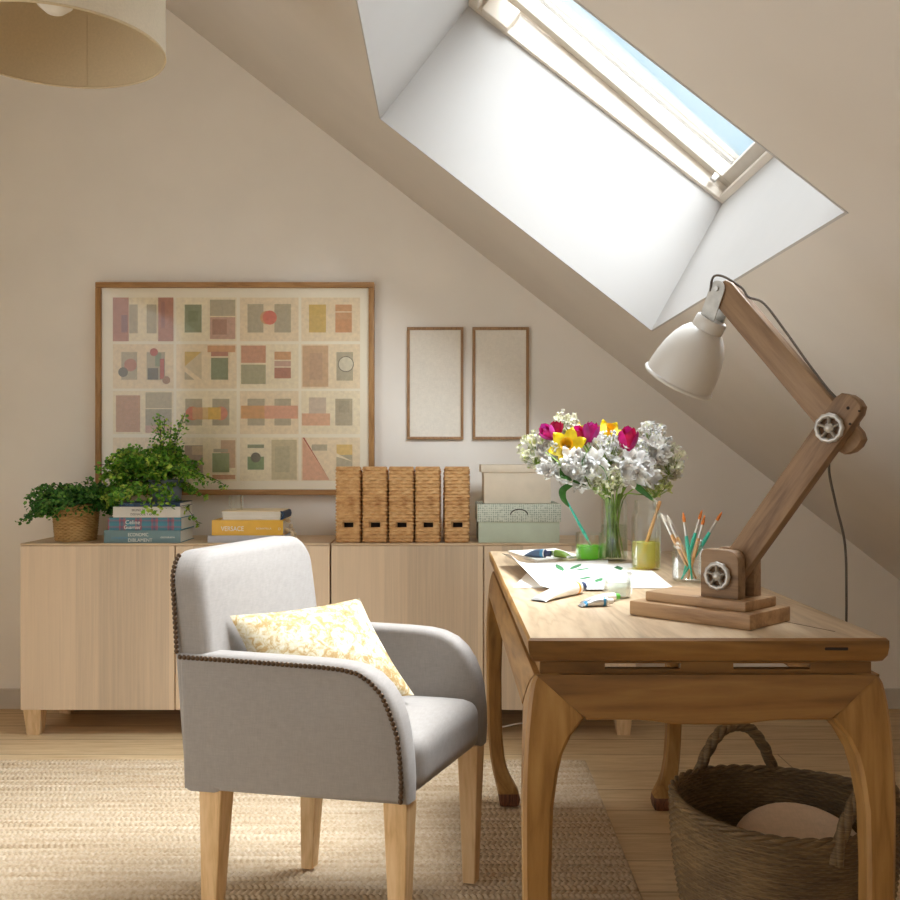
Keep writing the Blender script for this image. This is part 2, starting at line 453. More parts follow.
def text(name, body, size, loc, rot, mat, parent, sx=1.0, label=None):
    cu = bpy.data.curves.new(name, 'FONT'); cu.body = body; cu.size = size; cu.extrude = .0003
    o = bpy.data.objects.new('tmp_text', cu); COL.objects.link(o)
    bpy.context.view_layer.update()
    me = bpy.data.meshes.new_from_object(o.evaluated_get(bpy.context.evaluated_depsgraph_get()))
    bpy.data.objects.remove(o); bpy.data.curves.remove(cu)
    m = Matrix.Translation(Vector(loc)) @ Euler(rot).to_matrix().to_4x4() @ Matrix.Diagonal((sx, 1, 1, 1))
    me.transform(m); bm = bmesh.new(); bm.from_mesh(me); bpy.data.meshes.remove(me)
    return link(name, bm, mat, parent, smooth=0, label=label)

# ------------------------------------------------------------------ the room
WY = 4.27
SL, S0 = .78, 2.0567                      # slope: z = S0 - SL*x
nx, nz = SL / math.hypot(1, SL), 1 / math.hypot(1, SL)
NRM = Vector((nx, 0, nz)); DWN = Vector((nz, 0, -nx))
def zs(x): return S0 - SL * x
XT, XR, YB = -1.6, 2.1, -1.6
ZC = zs(XT)

struct(link('floor', box(BM(), -2.5, 2.3, YB, WY + .1, -.1, 0), M['floor'], smooth=0))
struct(link('wall_back', prism(BM(), [(-2.5, 0), (2.2, 0), (2.2, zs(2.2) + .15), (XT, ZC + .1), (-2.5, ZC + .1)], 'y', WY, WY + .15), M['wall'], smooth=0))
bm = BM()        # left wall with a wide opening beside the camera (added to let in fill light), rear wall closed
LY0, LY1, LZ1 = -1.0, 1.75, 2.3
box(bm, -2.5, -2.4, LY1, WY, 0, ZC + .1); box(bm, -2.5, -2.4, YB, LY0, 0, ZC + .1); box(bm, -2.5, -2.4, LY0, LY1, LZ1, ZC + .1)
struct(link('wall_left', bm, M['wall'], smooth=0))
struct(link('wall_rear', prism(BM(), [(-2.5, 0), (2.2, 0), (2.2, zs(2.2) + .15), (XT, ZC + .1), (-2.5, ZC + .1)], 'y', YB - .12, YB), M['wall'], smooth=0))
struct(link('wall_right', box(BM(), XR, XR + .1, YB, WY, 0, zs(XR) + .05), M['wall'], smooth=0))
struct(link('baseboard_back', box(BM(), -2.4, XR, WY - .014, WY, 0, .085, .003), M['base'], smooth=0))
struct(link('baseboard_left', box(BM(), -2.4, -2.386, LY1, WY - .014, 0, .085, .003), M['base'], smooth=0))

OX0, OX1, OY0, OY1, DEP = -.229, .708, 1.758, 3.43, .49
bm = BM()
def SP(x, y, d=0): return Vector((x, y, zs(x))) + NRM * d
xs = [XT, OX0, OX1, XR]; ys = [YB, OY0, OY1, WY + .05]
lo = [[bm.verts.new(SP(x, y)) for x in xs] for y in ys]
hi = [[bm.verts.new(SP(x, y, DEP)) for x in xs] for y in ys]
for j in range(3):
    for i in range(3):
        if (i, j) == (1, 1): continue
        bm.faces.new((lo[j][i], lo[j + 1][i], lo[j + 1][i + 1], lo[j][i + 1]))
        bm.faces.new((hi[j][i], hi[j][i + 1], hi[j + 1][i + 1], hi[j + 1][i]))
for i in range(3):
    for j in (0, 3): bm.faces.new((lo[j][i], lo[j][i + 1], hi[j][i + 1], hi[j][i]))
    for k in (0, 3): bm.faces.new((lo[i][k], lo[i + 1][k], hi[i + 1][k], hi[i][k]))
box(bm, -2.5, XT + .02, YB, WY + .05, ZC, ZC + .12)
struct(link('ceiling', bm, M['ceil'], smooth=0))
# white lined reveal of the roof window, a board of its own on each side of the opening
bm = BM(); th = .006
def panel(a, b, c, d, n):
    t = bmesh.new(); A = [t.verts.new(p) for p in (a, b, c, d)]; B = [t.verts.new(p + n * th) for p in (a, b, c, d)]
    t.faces.new(A); t.faces.new(B[::-1])
    for i in range(4): t.faces.new((A[i], A[(i + 1) % 4], B[(i + 1) % 4], B[i]))
    merge(bm, t)
d0, d1 = -.001, DEP
SB = DWN * -.075
panel(SP(OX0, OY1, d0), SP(OX1, OY1, d0), SP(OX1, OY1, d1) + SB, SP(OX0, OY1, d1), Vector((0, -1, 0)))
panel(SP(OX0, OY0, d0), SP(OX1, OY0, d0), SP(OX1, OY0, d1) + SB, SP(OX0, OY0, d1), Vector((0, 1, 0)))
panel(SP(OX1, OY0, d0), SP(OX1, OY1, d0), SP(OX1, OY1, d1) + SB, SP(OX1, OY0, d1) + SB, -DWN)
panel(SP(OX0, OY0, d0), SP(OX0, OY1, d0), SP(OX0, OY1, d1), SP(OX0, OY0, d1), DWN)
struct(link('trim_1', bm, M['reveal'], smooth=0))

# roof window: local x down the slope, y along the room, z outwards
WC = SP((OX0 + OX1) / 2, (OY0 + OY1) / 2, DEP) - DWN * .03
WM = Matrix.Translation(WC) @ Matrix.Rotation(math.atan(SL), 4, 'Y')
win = bpy.data.objects.new('window_1', None); COL.objects.link(win); win.matrix_world = WM; WORLD[win] = WM; struct(win)
HX, HY = (OX1 - OX0) / nz / 2 - .04, (OY1 - OY0) / 2
def ring(bm, hx, hy, wx, wy, z0, z1, mi=0, M4=None, bev=.003):
    box(bm, -hx, hx, hy - wy, hy, z0, z1, bev, 1, mi, M4); box(bm, -hx, hx, -hy, -hy + wy, z0, z1, bev, 1, mi, M4)
    box(bm, -hx, -hx + wx, -hy + wy, hy - wy, z0, z1, bev, 1, mi, M4); box(bm, hx - wx, hx, -hy + wy, hy - wy, z0, z1, bev, 1, mi, M4)
    return bm
bm = BM()
ring(bm, HX + .05, HY + .05, .085, .078, 0, .028)
ring(bm, HX + .05, HY + .05, .075, .066, .028, .085)
ring(bm, HX + .06, HY + .06, .055, .058, .085, .125)
box(bm, -HX + .05, -HX + .16, HY - .062, HY - .014, .0, .075, .006, 2)
link('window_frame', bm, M['white_lacquer'], win, local=True)
SM = Matrix.Translation((0, 0, .075)) @ Matrix.Rotation(math.radians(2.6), 4, 'Y') @ Matrix.Translation((0, 0, 0))
M['sashpaint'] = m_plain('sash lacquer', (192, 184, 172), .4, var=.015)
sash = link('sash', ring(BM(), HX - .012, HY - .012, .06, .045, 0, .05, 0, SM), M['sashpaint'], win, local=True)
link('seal', ring(BM(), HX - .006, HY - .006, .054, .054, .05, .060, 0, SM), M['seal'], win, local=True)
bm = BM(); ring(bm, HX - .004, HY - .004, .055, .04, .056, .078, 0, SM); ring(bm, HX + .0, HY + .0, .05, .042, .078, .098, 0, SM)
link('cladding', bm, M['alu'], win, local=True)
link('pane', box(BM(), -HX + .04, HX - .04, -HY + .04, HY - .04, .022, .026, 0, 1, 0, SM), M['pane'], win, local=True, smooth=0)
link('sash_catch', box(BM(), HX - .10, HX - .078, HY - .075, HY - .055, .02, .045, .003), M['nickel'], win, local=True)

# ------------------------------------------------------------------ rug
bm = BM()
RX0, RX1, RY0, RY1 = -1.75, .49, 1.6, 3.52
nxr, nyr = 780, 440
def rugf(u, v):
    x = RX0 + u * (RX1 - RX0); y = RY0 + v * (RY1 - RY0)
    rw = .026; row = math.floor(y / rw); fy = y / rw - row
    pr = math.sin(PI * fy)
    ph = x / .0155 + row * 1.37 + (fy - .5) * (.9 if row % 2 else -.9) + .35 * math.sin(x * 7 + row)
    st = abs(math.sin(PI * ph)) ** .7
    z = .001 + .0125 * (max(0, pr) ** .55) * (.30 + .70 * st) * (.85 + .15 * math.sin(x * 5 + row * 2.1))
    if u in (0.0, 1.0) or v in (0.0, 1.0): z = .0005
    xx = x + .004 * math.sin(PI * fy) * (1 if u > .999 else 0)
    return Vector((xx + (y - RY1) * .014, y, max(.0006, z)))
surf(bm, rugf, nxr, nyr)
rug = tag(link('jute_rug', bm, M['rug'], smooth=60, origin=(-.8, 2.4, 0)), 'chunky woven natural jute rug on the oak floor under the armchair', 'rug')

# ------------------------------------------------------------------ sideboards
CF = 3.846
def cabinet(x0, x1, label):
    xm = (x0 + x1) / 2
    t = thing('sideboard', label, 'sideboard', (xm, CF, 0), 0, 'pale oak sideboards along the back wall')
    link('carcass', box(BM(), x0, x1, CF + .02, CF + .40, .1, .732, .001, 1), M['oaktop'], t)
    link('top_panel', box(BM(), x0, x1, CF, CF + .40, .732, .7405, .0015, 1), M['oaktop'], t)
    g = .0018
    for a, b in ((x0, xm - g), (xm + g, x1)):
        link('door', box(BM(), a + .001, b, CF, CF + .018,   .1, .7308, .0012, 1), M['oakdoor'], t)
    for lx in (x0 + .045, x1 - .045):
        for ly in (CF + .035, CF + .36):
            bm = BM()
            k = [(.034, .1), (.024, 0)]
            tb = bmesh.new(); r = []
            for h, z in k: r.append([tb.verts.new((lx + sx * h, ly + sy * h, z)) for sx, sy in ((-1, -1), (1, -1), (1, 1), (-1, 1))])
            for i in range(4): tb.faces.new((r[0][i], r[0][(i + 1) % 4], r[1][(i + 1) % 4], r[1][i]))
            tb.faces.new(r[0]); tb.faces.new(r[1]); merge(bm, tb)
            link('leg', bm, M['oakleg'], t, smooth=0)
    return t
cabinet(-1.638, -.448, 'pale oak two-door sideboard on short legs holding the ferns and books')
cabinet(-.442, .731, 'pale oak two-door sideboard behind the desk holding the wicker files and card boxes')
tag(link('power_cable', tube(BM(), smoothpts([(.12, 4.0, .02), (.2, 3.93, .012), (.3, 3.92, .03), (.42, 4.0, .006)], 8), .003, 8), M['whiteplastic'], origin=(.25, 3.95, 0)),
    'thin white cable on the floor under the sideboard behind the desk', 'cable')
ZT = .7405

# ------------------------------------------------------------------ framed prints
PY = 4.222
def art_thing():
    c = at(234, 388, WY)
    x0, x1 = at(95, 0, PY).x, at(374, 0, PY).x; z1, z0 = at(0, 282, PY).z, at(0, 495, PY).z
    t = thing('framed_print', 'large oak-framed sheet of sixteen abstract geometric watercolour prints hung above the left sideboard', 'picture', ((x0 + x1) / 2, WY, (z0 + z1) / 2))
    bm = BM(); w = .023
    box(bm, x0, x1, PY, WY - .002, z1 - w, z1, .002); box(bm, x0, x1, PY, WY - .002, z0, z0 + w, .002)
    box(bm, x0, x0 + w, PY, WY - .002, z0 + w, z1 - w, .002, 2, 1); box(bm, x1 - w, x1, PY, WY - .002, z0 + w, z1 - w, .002, 2, 1)
    link('frame', bm, [M['frame'], M['frame_z']], t)
    ym = PY + .016
    link('mount', box(BM(), x0 + w - .002, x1 - w + .002, ym, ym + .01, z0 + w - .002, z1 - w + .002), M['mat'], t, smooth=0)
    link('glass_pane', box(BM(), x0 + w - .001, x1 - w + .001, PY + .008, PY + .010, z0 + w - .001, z1 - w + .001), M['pane'], t, smooth=0)
    cols = [(111.7, 172.5), (175.3, 235.8), (239.2, 298), (300.8, 359.7)]
    rows = [(297, 340.8), (343.8, 388.3), (390.8, 434), (437.5, 481)]
    R, G, O, Y_, GR, P = (176, 116, 100), (128, 138, 110), (206, 150, 108), (206, 172, 96), (176, 166, 142), (196, 156, 140)
    RD, DK, BE = (176, 74, 62), (98, 92, 84), (204, 180, 150)
    pap = (242, 228, 200); pap2 = (238, 218, 188)
    S = {}   # shapes in fractions of each cell: ('r',x0,y0,x1,y1,col), ('c',cx,cy,r,col), ('t',x,y,x,y,x,y,col)
    S[0, 0] = (pap, [('r', 0, 0, .26, 1, R), ('r', .14, .4, .24, .8, (140, 96, 100)), ('r', .27, .16, .41, .82, GR), ('r', .56, .16, .72, .82, GR), ('r', .75, 0, 1, 1, R), ('r', .8, .1, .86, .7, (156, 100, 96))])
    S[1, 0] = (pap, [('r', .14, .16, .42, .8, G), ('r', .2, .3, .36, .55, (112, 126, 96)), ('r', .56, .05, .98, .42, GR), ('r', .56, .45, .98, .95, P), ('r', .6, .5, .84, .85, (168, 124, 108))])
    S[2, 0] = (pap2, [('r', .13, .15, .4, .8, GR), ('r', .59, .15, .87, .8, GR), ('c', .46, .46, .115, O), ('c', .51, .46, .12, (214, 106, 92))])
    S[3, 0] = (pap2, [('r', .13, .16, .42, .8, Y_), ('r', .58, .16, .86, .5, O), ('r', .58, .5, .86, .8, (204, 142, 100)), ('r', .58, .32, .86, .34, pap)])
    S[0, 1] = (pap2, [('r', .14, .18, .4, .8, GR), ('c', .29, .47, .105, R), ('c', .17, .63, .08, DK), ('r', .56, .18, .86, .8, GR), ('r', .7, .2, .8, .5, G), ('c', .68, .18, .065, RD), ('r', .78, .33, .85, .79, RD), ('r', .58, .54, .75, .8, DK), ('c', .885, .81, .065, (150, 110, 84))])
    S[1, 1] = (pap2, [('t', .14, .17, .42, .17, .14, .5, Y_), ('t', .14, .5, .42, .17, .42, .8, (210, 194, 164)), ('t', .14, .62, .3, .8, .14, .8, GR), ('r', .52, .03, .98, .18, O), ('r', .58, .17, .86, .27, R), ('r', .58, .31, .86, .8, G)])
    S[2, 1] = (pap, [('r', .02, .03, .44, .42, (200, 142, 116)), ('r', .02, .46, .44, .9, (164, 160, 130)), ('r', .59, .17, .87, .35, O), ('r', .59, .38, .87, .5, P), ('r', .59, .53, .87, .77, R)])
    S[3, 1] = (pap2, [('r', .02, .03, .46, .96, (202, 164, 130)), ('r', .14, .2, .36, .8, (188, 150, 122)), ('r', .6, .18, .88, .82, GR), ('c', .76, .45, .135, DK), ('c', .76, .45, .122, (214, 206, 186))])
    S[0, 2] = (pap, [('r', .05, .1, .45, .95, (186, 138, 106)), ('r', .54, .03, .97, .4, (178, 166, 136)), ('r', .54, .42, .97, .8, (160, 152, 128)), ('r', .54, .8, .97, .97, P)])
    S[1, 2] = (pap, [('r', .15, .18, .43, .8, GR), ('r', .6, .18, .88, .8, GR), ('c', .27, .52, .115, (206, 110, 80)), ('r', .27, .38, .5, .66, O), ('c', .74, .52, .115, (214, 132, 112)), ('r', .52, .38, .74, .66, (224, 182, 84)), ('r', .44, .38, .53, .66, (224, 190, 130))])
    S[2, 2] = (pap2, [('r', .13, .18, .42, .8, GR), ('r', .59, .18, .87, .8, GR), ('r', .02, .34, .44, .64, (214, 156, 104)), ('r', .42, .34, .99, .64, (222, 160, 134))])
    S[3, 2] = (pap, [('r', .13, .15, .42, .55, (204, 186, 168)), ('r', .01, .52, .49, .8, (220, 168, 136)), ('r', .58, .18, .87, .8, (176, 164, 140)), ('r', .64, .22, .82, .5, (162, 152, 130))])
    S[0, 3] = (pap2, [('r', .14, .3, .42, .85, P), ('r', .56, .2, .9, .85, GR)])
    S[1, 3] = (pap, [('r', .14, .18, .44, .82, (170, 148, 134)), ('r', .26, .2, .44, .4, BE), ('r', .74, .06, .98, .7, (204, 168, 136)), ('r', .6, .36, .88, .8, (140, 156, 116)), ('r', .62, .26, .86, .34, GR), ('r', .6, .86, .98, .96, (196, 142, 112))])
    S[2, 3] = (pap, [('r', .13, .16, .41, .24, G), ('r', .13, .44, .41, .74, (116, 142, 100)), ('c', .27, .46, .085, DK), ('r', .54, .05, .97, .97, (198, 184, 150)), ('r', .6, .2, .85, .8, (182, 172, 140))])
    S[3, 3] = (pap2, [('t', .02, .02, .02, .98, .48, .98, (222, 166, 136)), ('t', .02, .0, .05, .0, .48, .98, RD), ('r', .18, .16, .44, .3, GR), ('r', .6, .16, .87, .4, (224, 188, 110)), ('r', .6, .4, .87, .8, GR), ('t', .6, .36, .87, .55, .6, .44, pap)])
    for (ci, ri), (pc, shapes) in S.items():
        a, b = cols[ci]; c_, d = rows[ri]
        mats = [art(pc)]; bm = BM(); yy = ym - .0006
        def pt(fx, fy, y): 
            q = at(a + fx * (b - a), c_ + fy * (d - c_), PY); return Vector((q.x, y, q.z))
        def poly(pts, y, mi):
            t = bmesh.new(); A = [t.verts.new(Vector((p.x, y, p.z))) for p in pts]; B = [t.verts.new(Vector((p.x, y + .0004, p.z))) for p in pts]
            t.faces.new(A); t.faces.new(B[::-1]); n = len(pts)
            for i in range(n): t.faces.new((A[i], A[(i + 1) % n], B[(i + 1) % n], B[i]))
            merge(bm, t, mi)
        poly([pt(0, 0, yy), pt(1, 0, yy), pt(1, 1, yy), pt(0, 1, yy)], yy, 0)
        for k, s in enumerate(shapes):
            y = yy - .0005 * (k + 1); m = art(s[-1])
            if m not in mats: mats.append(m)
            mi = mats.index(m)
            if s[0] == 'r': poly([pt(s[1], s[2], y), pt(s[3], s[2], y), pt(s[3], s[4], y), pt(s[1], s[4], y)], y, mi)
            elif s[0] == 't': poly([pt(s[1], s[2], y), pt(s[3], s[4], y), pt(s[5], s[6], y)], y, mi)
            else:
                cc = pt(s[1], s[2], y); r = s[3] * (b - a) / F * PY
                poly([cc + Vector((r * math.cos(2 * PI * i / 28), 0, r * math.sin(2 * PI * i / 28))) for i in range(28)], y, mi)
        link('print', bm, mats, t, smooth=0)
art_thing()
for (a, b), lb in (((407, 463.5), 'slim brown frame with blank oatmeal panel hung next to the large print'), ((472.5, 529), 'slim brown frame with blank oatmeal panel hung above the card boxes, right of its twin')):
    y0 = WY - .016
    x0, x1, z1, z0 = at(a, 0, y0).x, at(b, 0, y0).x, at(0, 327, y0).z, at(0, 439.5, y0).z
    t = thing('wall_frame', lb, 'picture', ((x0 + x1) / 2, WY, (z0 + z1) / 2), 0, 'slim blank frames on the back wall')
    bm = BM(); w = .012
    box(bm, x0, x1, y0, WY - .001, z1 - w, z1, .001); box(bm, x0, x1, y0, WY - .001, z0, z0 + w, .001)
    box(bm, x0, x0 + w, y0, WY - .001, z0 + w, z1 - w, .001); box(bm, x1 - w, x1, y0, WY - .001, z0 + w, z1 - w, .001)
    link('frame', bm, M['slimframe'], t)
    link('panel', box(BM(), x0 + w - .001, x1 - w + .001, y0 + .006, WY - .002, z0 + w - .001, z1 - w + .001), M['linencanvas'], t, smooth=0)

# ------------------------------------------------------------------ books
def book(name_label, x0, x1, y0, dep, z, h, cover, spine='front', lettering=(), mats_pages=None, ct=.0025):
    t = thing('book', name_label, 'book', ((x0 + x1) / 2, y0 + dep / 2, z), 0, None)
    bm = BM()
    box(bm, x0, x1, y0, y0 + dep, z, z + ct, .0006, 1); box(bm, x0, x1, y0, y0 + dep, z + h - ct, z + h, .0006, 1)
    if spine == 'front': box(bm, x0, x1, y0 - .002, y0 + ct, z, z + h, .0012, 2)
    else:                                             # spine to the right: rounded, darker cap
        pts = [(x1 - .004, z), (x1 + .006, z + h * .15), (x1 + .009, z + h * .5), (x1 + .006, z + h * .85), (x1 - .004, z + h), (x1 - .006, z + h - ct), (x1 + .003, z + h * .5), (x1 - .006, z + ct)]
        prism(bm, pts, 'y', y0, y0 + dep, 0, 1, 1)
    link('cover', bm, cover, t)
    ins = .005
    if spine == 'front': pb = box(BM(), x0 + ins, x1 - ins, y0 + ct, y0 + dep - ins, z + ct, z + h - ct)
    else: pb = box(BM(), x0 + ins, x1 - .006, y0 + ins, y0 + dep - ins, z + ct, z + h - ct)
    link('pages', pb, M['page'], t, smooth=0)
    for body, size, fx, fz, mat, sx in lettering:
        text('lettering', body, size, (x0 + fx * (x1 - x0), y0 - .0024, z + fz * h), (PI / 2, 0, 0), mat, t, sx)
    return t
BY = 3.87
def bx(px, y=BY): return (px - CX) / F * y
z = ZT
book('thick grey-teal book at the bottom of the stack under the right fern', bx(104), bx(180.5), BY, .21, z, .049, M['tealbook'],
     lettering=[('LONDON', .013, .1, .3, M['inkblue'], 1.1), ('ECONOMIC', .0185, .315, .53, M['inkwhite'], .8), ('DIBLAMENT', .0185, .315, .1, M['inkwhite'], .95), ('GEOGRAFIA', .009, .74, .38, M['inkwhite'], 1.15)]); z += .049
book('tartan-patterned book second from the bottom under the right fern', bx(107.5), bx(181), BY + .004, .2, z, .049, M['tartan'],
     lettering=[('Celine', .022, .24, .48, M['inkwhite'], 1), ('Guarnier', .02, .22, .1, M['inkwhite'], .9)]); z += .049
book('white-spined book with dark lettering under the navy book', bx(112.5), bx(180), BY + .006, .205, z, .042, M['whitebook'],
     lettering=[('BRUNO DE WINT', .0125, .28, .58, M['inkdark'], .85), ('DISENADOR Y ARTE', .0125, .26, .2, M['inkdark'], .85)]); z += .042
book('thin navy book on top of the stack below the potted fern', bx(119), bx(179.5), BY + .008, .19, z, .016, M['navybook'], ct=.0018,
     lettering=[('LA CASA', .008, .1, .25, M['inkblue'], 1)]); z += .016
ZF = z
z = ZT
book('lilac-grey book at the bottom beneath the mustard book', bx(207), bx(289), BY + .01, .2, z, .028, M['greybook']); z += .028
book('mustard-yellow book with white lettering on its spine', bx(211), bx(282.5), BY + .014, .2, z, .059, M['yellowbook'],
     lettering=[('VERSACE', .0255, .13, .3, M['inkwhite'], .86), ('DONATELLA', .0095, .62, .4, M['inkwhite'], 1.1), ('D', .014, .93, .35, M['inkwhite'], 1)]); z += .059
book('cream book with its page edges facing out, on top of the mustard book', bx(220), bx(281), BY + .02, .19, z, .036, [M['creambook'], M['navybook']], spine='right'); z += .036
def tumbler(name, label, c, prof_out, prof_in, cat, mat=None):
    t = thing(name, label, cat, c)
    bm = BM(); lathe(bm, prof_out + prof_in[::-1], 40, 0, Matrix.Translation(Vector(c)), True, True)
    link('glass_body', bm, mat or M['glass'], t)
    return t
c = (bx(236, 3.95), 3.95, z)
tumbler('glass_tumbler', 'small clear glass tumbler standing on the cream book', c, [(.022, 0), (.029, .003), (.031, .03), (.031, .058)], [(.021, .006), (.0265, .008), (.0285, .03), (.0295, .058)], 'glass')
bm = BM(); random.seed(3)
for i in range(26):
    q = at(290 + random.uniform(-6, 6), 0, 3.96 + random.uniform(-.02, .02)); r = random.uniform(.006, .010)
    zz = ZT + r + .078 * max(0, 1 - abs(q.x - at(288, 0, 3.96).x) / .03) * random.random()
    bmesh.ops.create_icosphere(bm, subdivisions=2, radius=r, matrix=Matrix.Translation((q.x, q.y, zz)))
tag(link('bead_garland', bm, M['pearl'], origin=(bx(290), 3.96, ZT)), 'little heap of pearly beads beside the mustard book', 'beads')

# ------------------------------------------------------------------ potted ferns
def fern(bm, c, n, length, up, spread_bias, gravity, seedv, leaf=.013, depth_scale=.8):
    rnd = random.Random(seedv); c = Vector(c)
    for i in range(n):
        a = rnd.uniform(0, 2 * PI); el = rnd.uniform(up[0], up[1]); L = length * rnd.uniform(.55, 1.0)
        d = Vector((math.cos(a) * math.cos(el) + spread_bias[0], math.sin(a) * math.cos(el) * depth_scale, math.sin(el) + spread_bias[1]))
        d.normalize()
        p0 = c + Vector((math.cos(a) * .03, math.sin(a) * .03, 0)); pts = []
        for k in range(9):
            t = k / 8; pts.append(p0 + d * (L * t) + Vector((0, 0, -gravity * L * t * t)))
        tube(bm, pts, .0011, 4, 3, cap=False)
        for k in range(3, 9):
            t = k / 8; base = pts[k]; side = d.cross(Vector((0, 0, 1))).normalized()
            for s in (-1, 1, 0):
                m = 3 if s else 2
                for j in range(1, m + 1):
                    off = side * s * j * .013 * (1.25 - t * .6) + Vector((rnd.uniform(-.008, .008), rnd.uniform(-.008, .008), rnd.uniform(-.010, .008) - .004 * j))
                    q = base + off; sz = leaf * rnd.uniform(.6, 1.15)
                    nrm = Vector((rnd.uniform(-.7, .7), rnd.uniform(-1, .3), rnd.uniform(.1, 1))).normalized()
                    ax = nrm.cross(Vector((rnd.uniform(-1, 1), rnd.uniform(-1, 1), rnd.uniform(-1, 1)))).normalized(); ay = nrm.cross(ax)
                    vs = [bm.verts.new(q)]
                    for h, r_ in ((-.9, .8), (-.4, 1.02), (0, .92), (.4, 1.02), (.9, .8)):
                        vs.append(bm.verts.new(q + (ax * math.sin(h) + ay * math.cos(h)) * sz * r_ + nrm * (.12 * sz * math.cos(h * 3))))
                    f = bm.faces.new(vs); f.material_index = min(2, int(rnd.random() * 2.2 + (.9 * t if rnd.random() < .4 else 0)))
def noflip(bm): return bm
pc = Vector((at(76, 0, 3.99).x, 3.99, ZT))
t = thing('potted_fern', 'dark green fern in a woven straw pot at the left end of the sideboard', 'plant', pc, 0, 'potted ferns on the sideboard')
bm = BM()
def ppos(u, v):
    r = .078 + .013 * v; return (pc.x + r * math.cos(2 * PI * u), pc.y + r * math.sin(2 * PI * u), pc.z + .146 * v + .002)
weave(bm, ppos, 44, 22, .0022)
lathe(bm, [(0, .001), (.078, .001), (.08, .004)], 40, 0, Matrix.Translation(pc), False, False)
lathe(bm, [(.083, .10), (.086, .146)], 40, 0, Matrix.Translation(pc), False, False)
for k in range(2):
    tube(bm, [pc + Vector(((.091 - .002 * k) * math.cos(2 * PI * i / 48), (.091 - .002 * k) * math.sin(2 * PI * i / 48), .143 - k * .007)) for i in range(49)], .0042, 8, 0, cap=False)
link('pot', bm, M['wickerpot'], t)
link('soil', lathe(BM(), [(0, .12), (.083, .118), (.083, .112), (0, .112)], 32, 0, Matrix.Translation(pc), False, False), M['soil'], t)
bm = BM(); fern(bm, pc + Vector((.0, 0, .145)), 85, .19, (.15, 1.1), (-.05, .0), .38, 11, .0145)
fern(bm, pc + Vector((-.03, 0, .14)), 8, .17, (0, .4), (-.9, .0), .42, 12, .0145)
link('foliage', bm, [M['leafA0'], M['leafA1'], M['leafA2'], M['twig']], t, smooth=0)
qc = Vector((at(166, 0, 3.985).x, 3.985, ZF))
t = thing('potted_fern', 'bright green bushy fern in a grey-blue pot on top of the book stack', 'plant', qc, 0, 'potted ferns on the sideboard')
link('pot', lathe(BM(), [(0, 0), (.055, 0), (.058, .004), (.066, .078), (.070, .086), (.066, .088), (.062, .076), (0, .07)], 40, 0, Matrix.Translation(qc), False, False), M['bluepot'], t)
link('soil', lathe(BM(), [(0, .079), (.0625, .077), (.0625, .072), (0, .072)], 32, 0, Matrix.Translation(qc), False, False), M['soil'], t)
bm = BM()
fern(bm, qc + Vector((-.055, 0, .09)), 110, .225, (.35, 1.35), (-.16, .05), .34, 5, .016)
fern(bm, qc + Vector((-.06, -.05, .08)), 40, .2, (-.2, .6), (-.45, -.10), .45, 8, .016)
fern(bm, qc + Vector((.02, 0, .10)), 10, .2, (.4, .8), (.5, .0), .5, 9, .013)
fern(bm, qc + Vector((.0, 0, .14)), 6, .24, (1.1, 1.3), (.2, .3), .05, 19, .013)
link('foliage', bm, [M['leafB0'], M['leafB1'], M['leafB2'], M['twig']], t, smooth=0)

# ------------------------------------------------------------------ wicker magazine files
fw, fd, fh = .090, .25, .29
def make_file():
    t = thing('magazine_file', '', 'magazine file', (0, 0, 0), 0, 'wicker magazine files on the sideboard')
    def H(y):
        s = max(0, min(1, (y - .02) / (fd - .04))); return fh * (1 - .42 * s ** 1.2)
    def pos(u, v):
        q = rrect(u, -fw / 2, fw / 2, 0, fd, .008); return (q.x, q.y, .002 + v * (H(q.y) - .002))
    per = 2 * (fw + fd); uf = fw / per
    def hole(u, v):
        s = u / uf
        return .25 < s < .75 and .205 < v < .285
    bm = BM(); weave(bm, pos, 36, 22, .0042, skip=hole, ku=6)
    def pin(u, v):
        q = rrect(u, -fw / 2 + .006, fw / 2 - .006, .006, fd - .006, .006); return Vector((q.x, q.y, .008 + v * (H(q.y) - .008)))
    surf(bm, pin, 80, 12, True, 0, hole)
    box(bm, -fw / 2 + .003, fw / 2 - .003, .003, fd - .003, .001, .008)
    link('basketwork', bm, M['wicker'], t, local=True)
    bm = BM()
    tube(bm, [Vector((rrect(i / 90, -fw / 2 + .002, fw / 2 - .002, .002, fd - .002, .008).x, rrect(i / 90, -fw / 2 + .002, fw / 2 - .002, .002, fd - .002, .008).y,
         H(rrect(i / 90, -fw / 2, fw / 2, 0, fd).y) + .001)) for i in range(91)], .0048, 8)
    link('rim', bm, M['wicker'], t, local=True)
    bm = BM(); zc, hz, hx = .245 * fh, .0135, fw * .255
    tube(bm, [(-hx, -.001, zc - hz), (hx, -.001, zc - hz), (hx, -.001, zc + hz), (-hx, -.001, zc + hz), (-hx, -.001, zc - hz)], .0024, 6)
    link('finger_hole', bm, M['wicker'], t, local=True)
    return t
proto = make_file()
FY = 3.872
flab = ['wicker magazine file at the left end of the row of five', 'wicker magazine file second from the left, next to the end one',
        'wicker magazine file in the middle of the row of five', 'wicker magazine file second from the right in the row',
        'wicker magazine file at the right end of the row, nearest the card boxes']
for i, px in enumerate((348, 374.7, 401.2, 427.7, 457)):
    o = proto if i == 0 else copy_tree(proto)
    o.location = ((px - CX) / F * FY, FY, ZT); o.rotation_euler = (0, 0, math.radians((-.5, .4, -.3, .5, .8)[i]))
    o['label'] = flab[i]
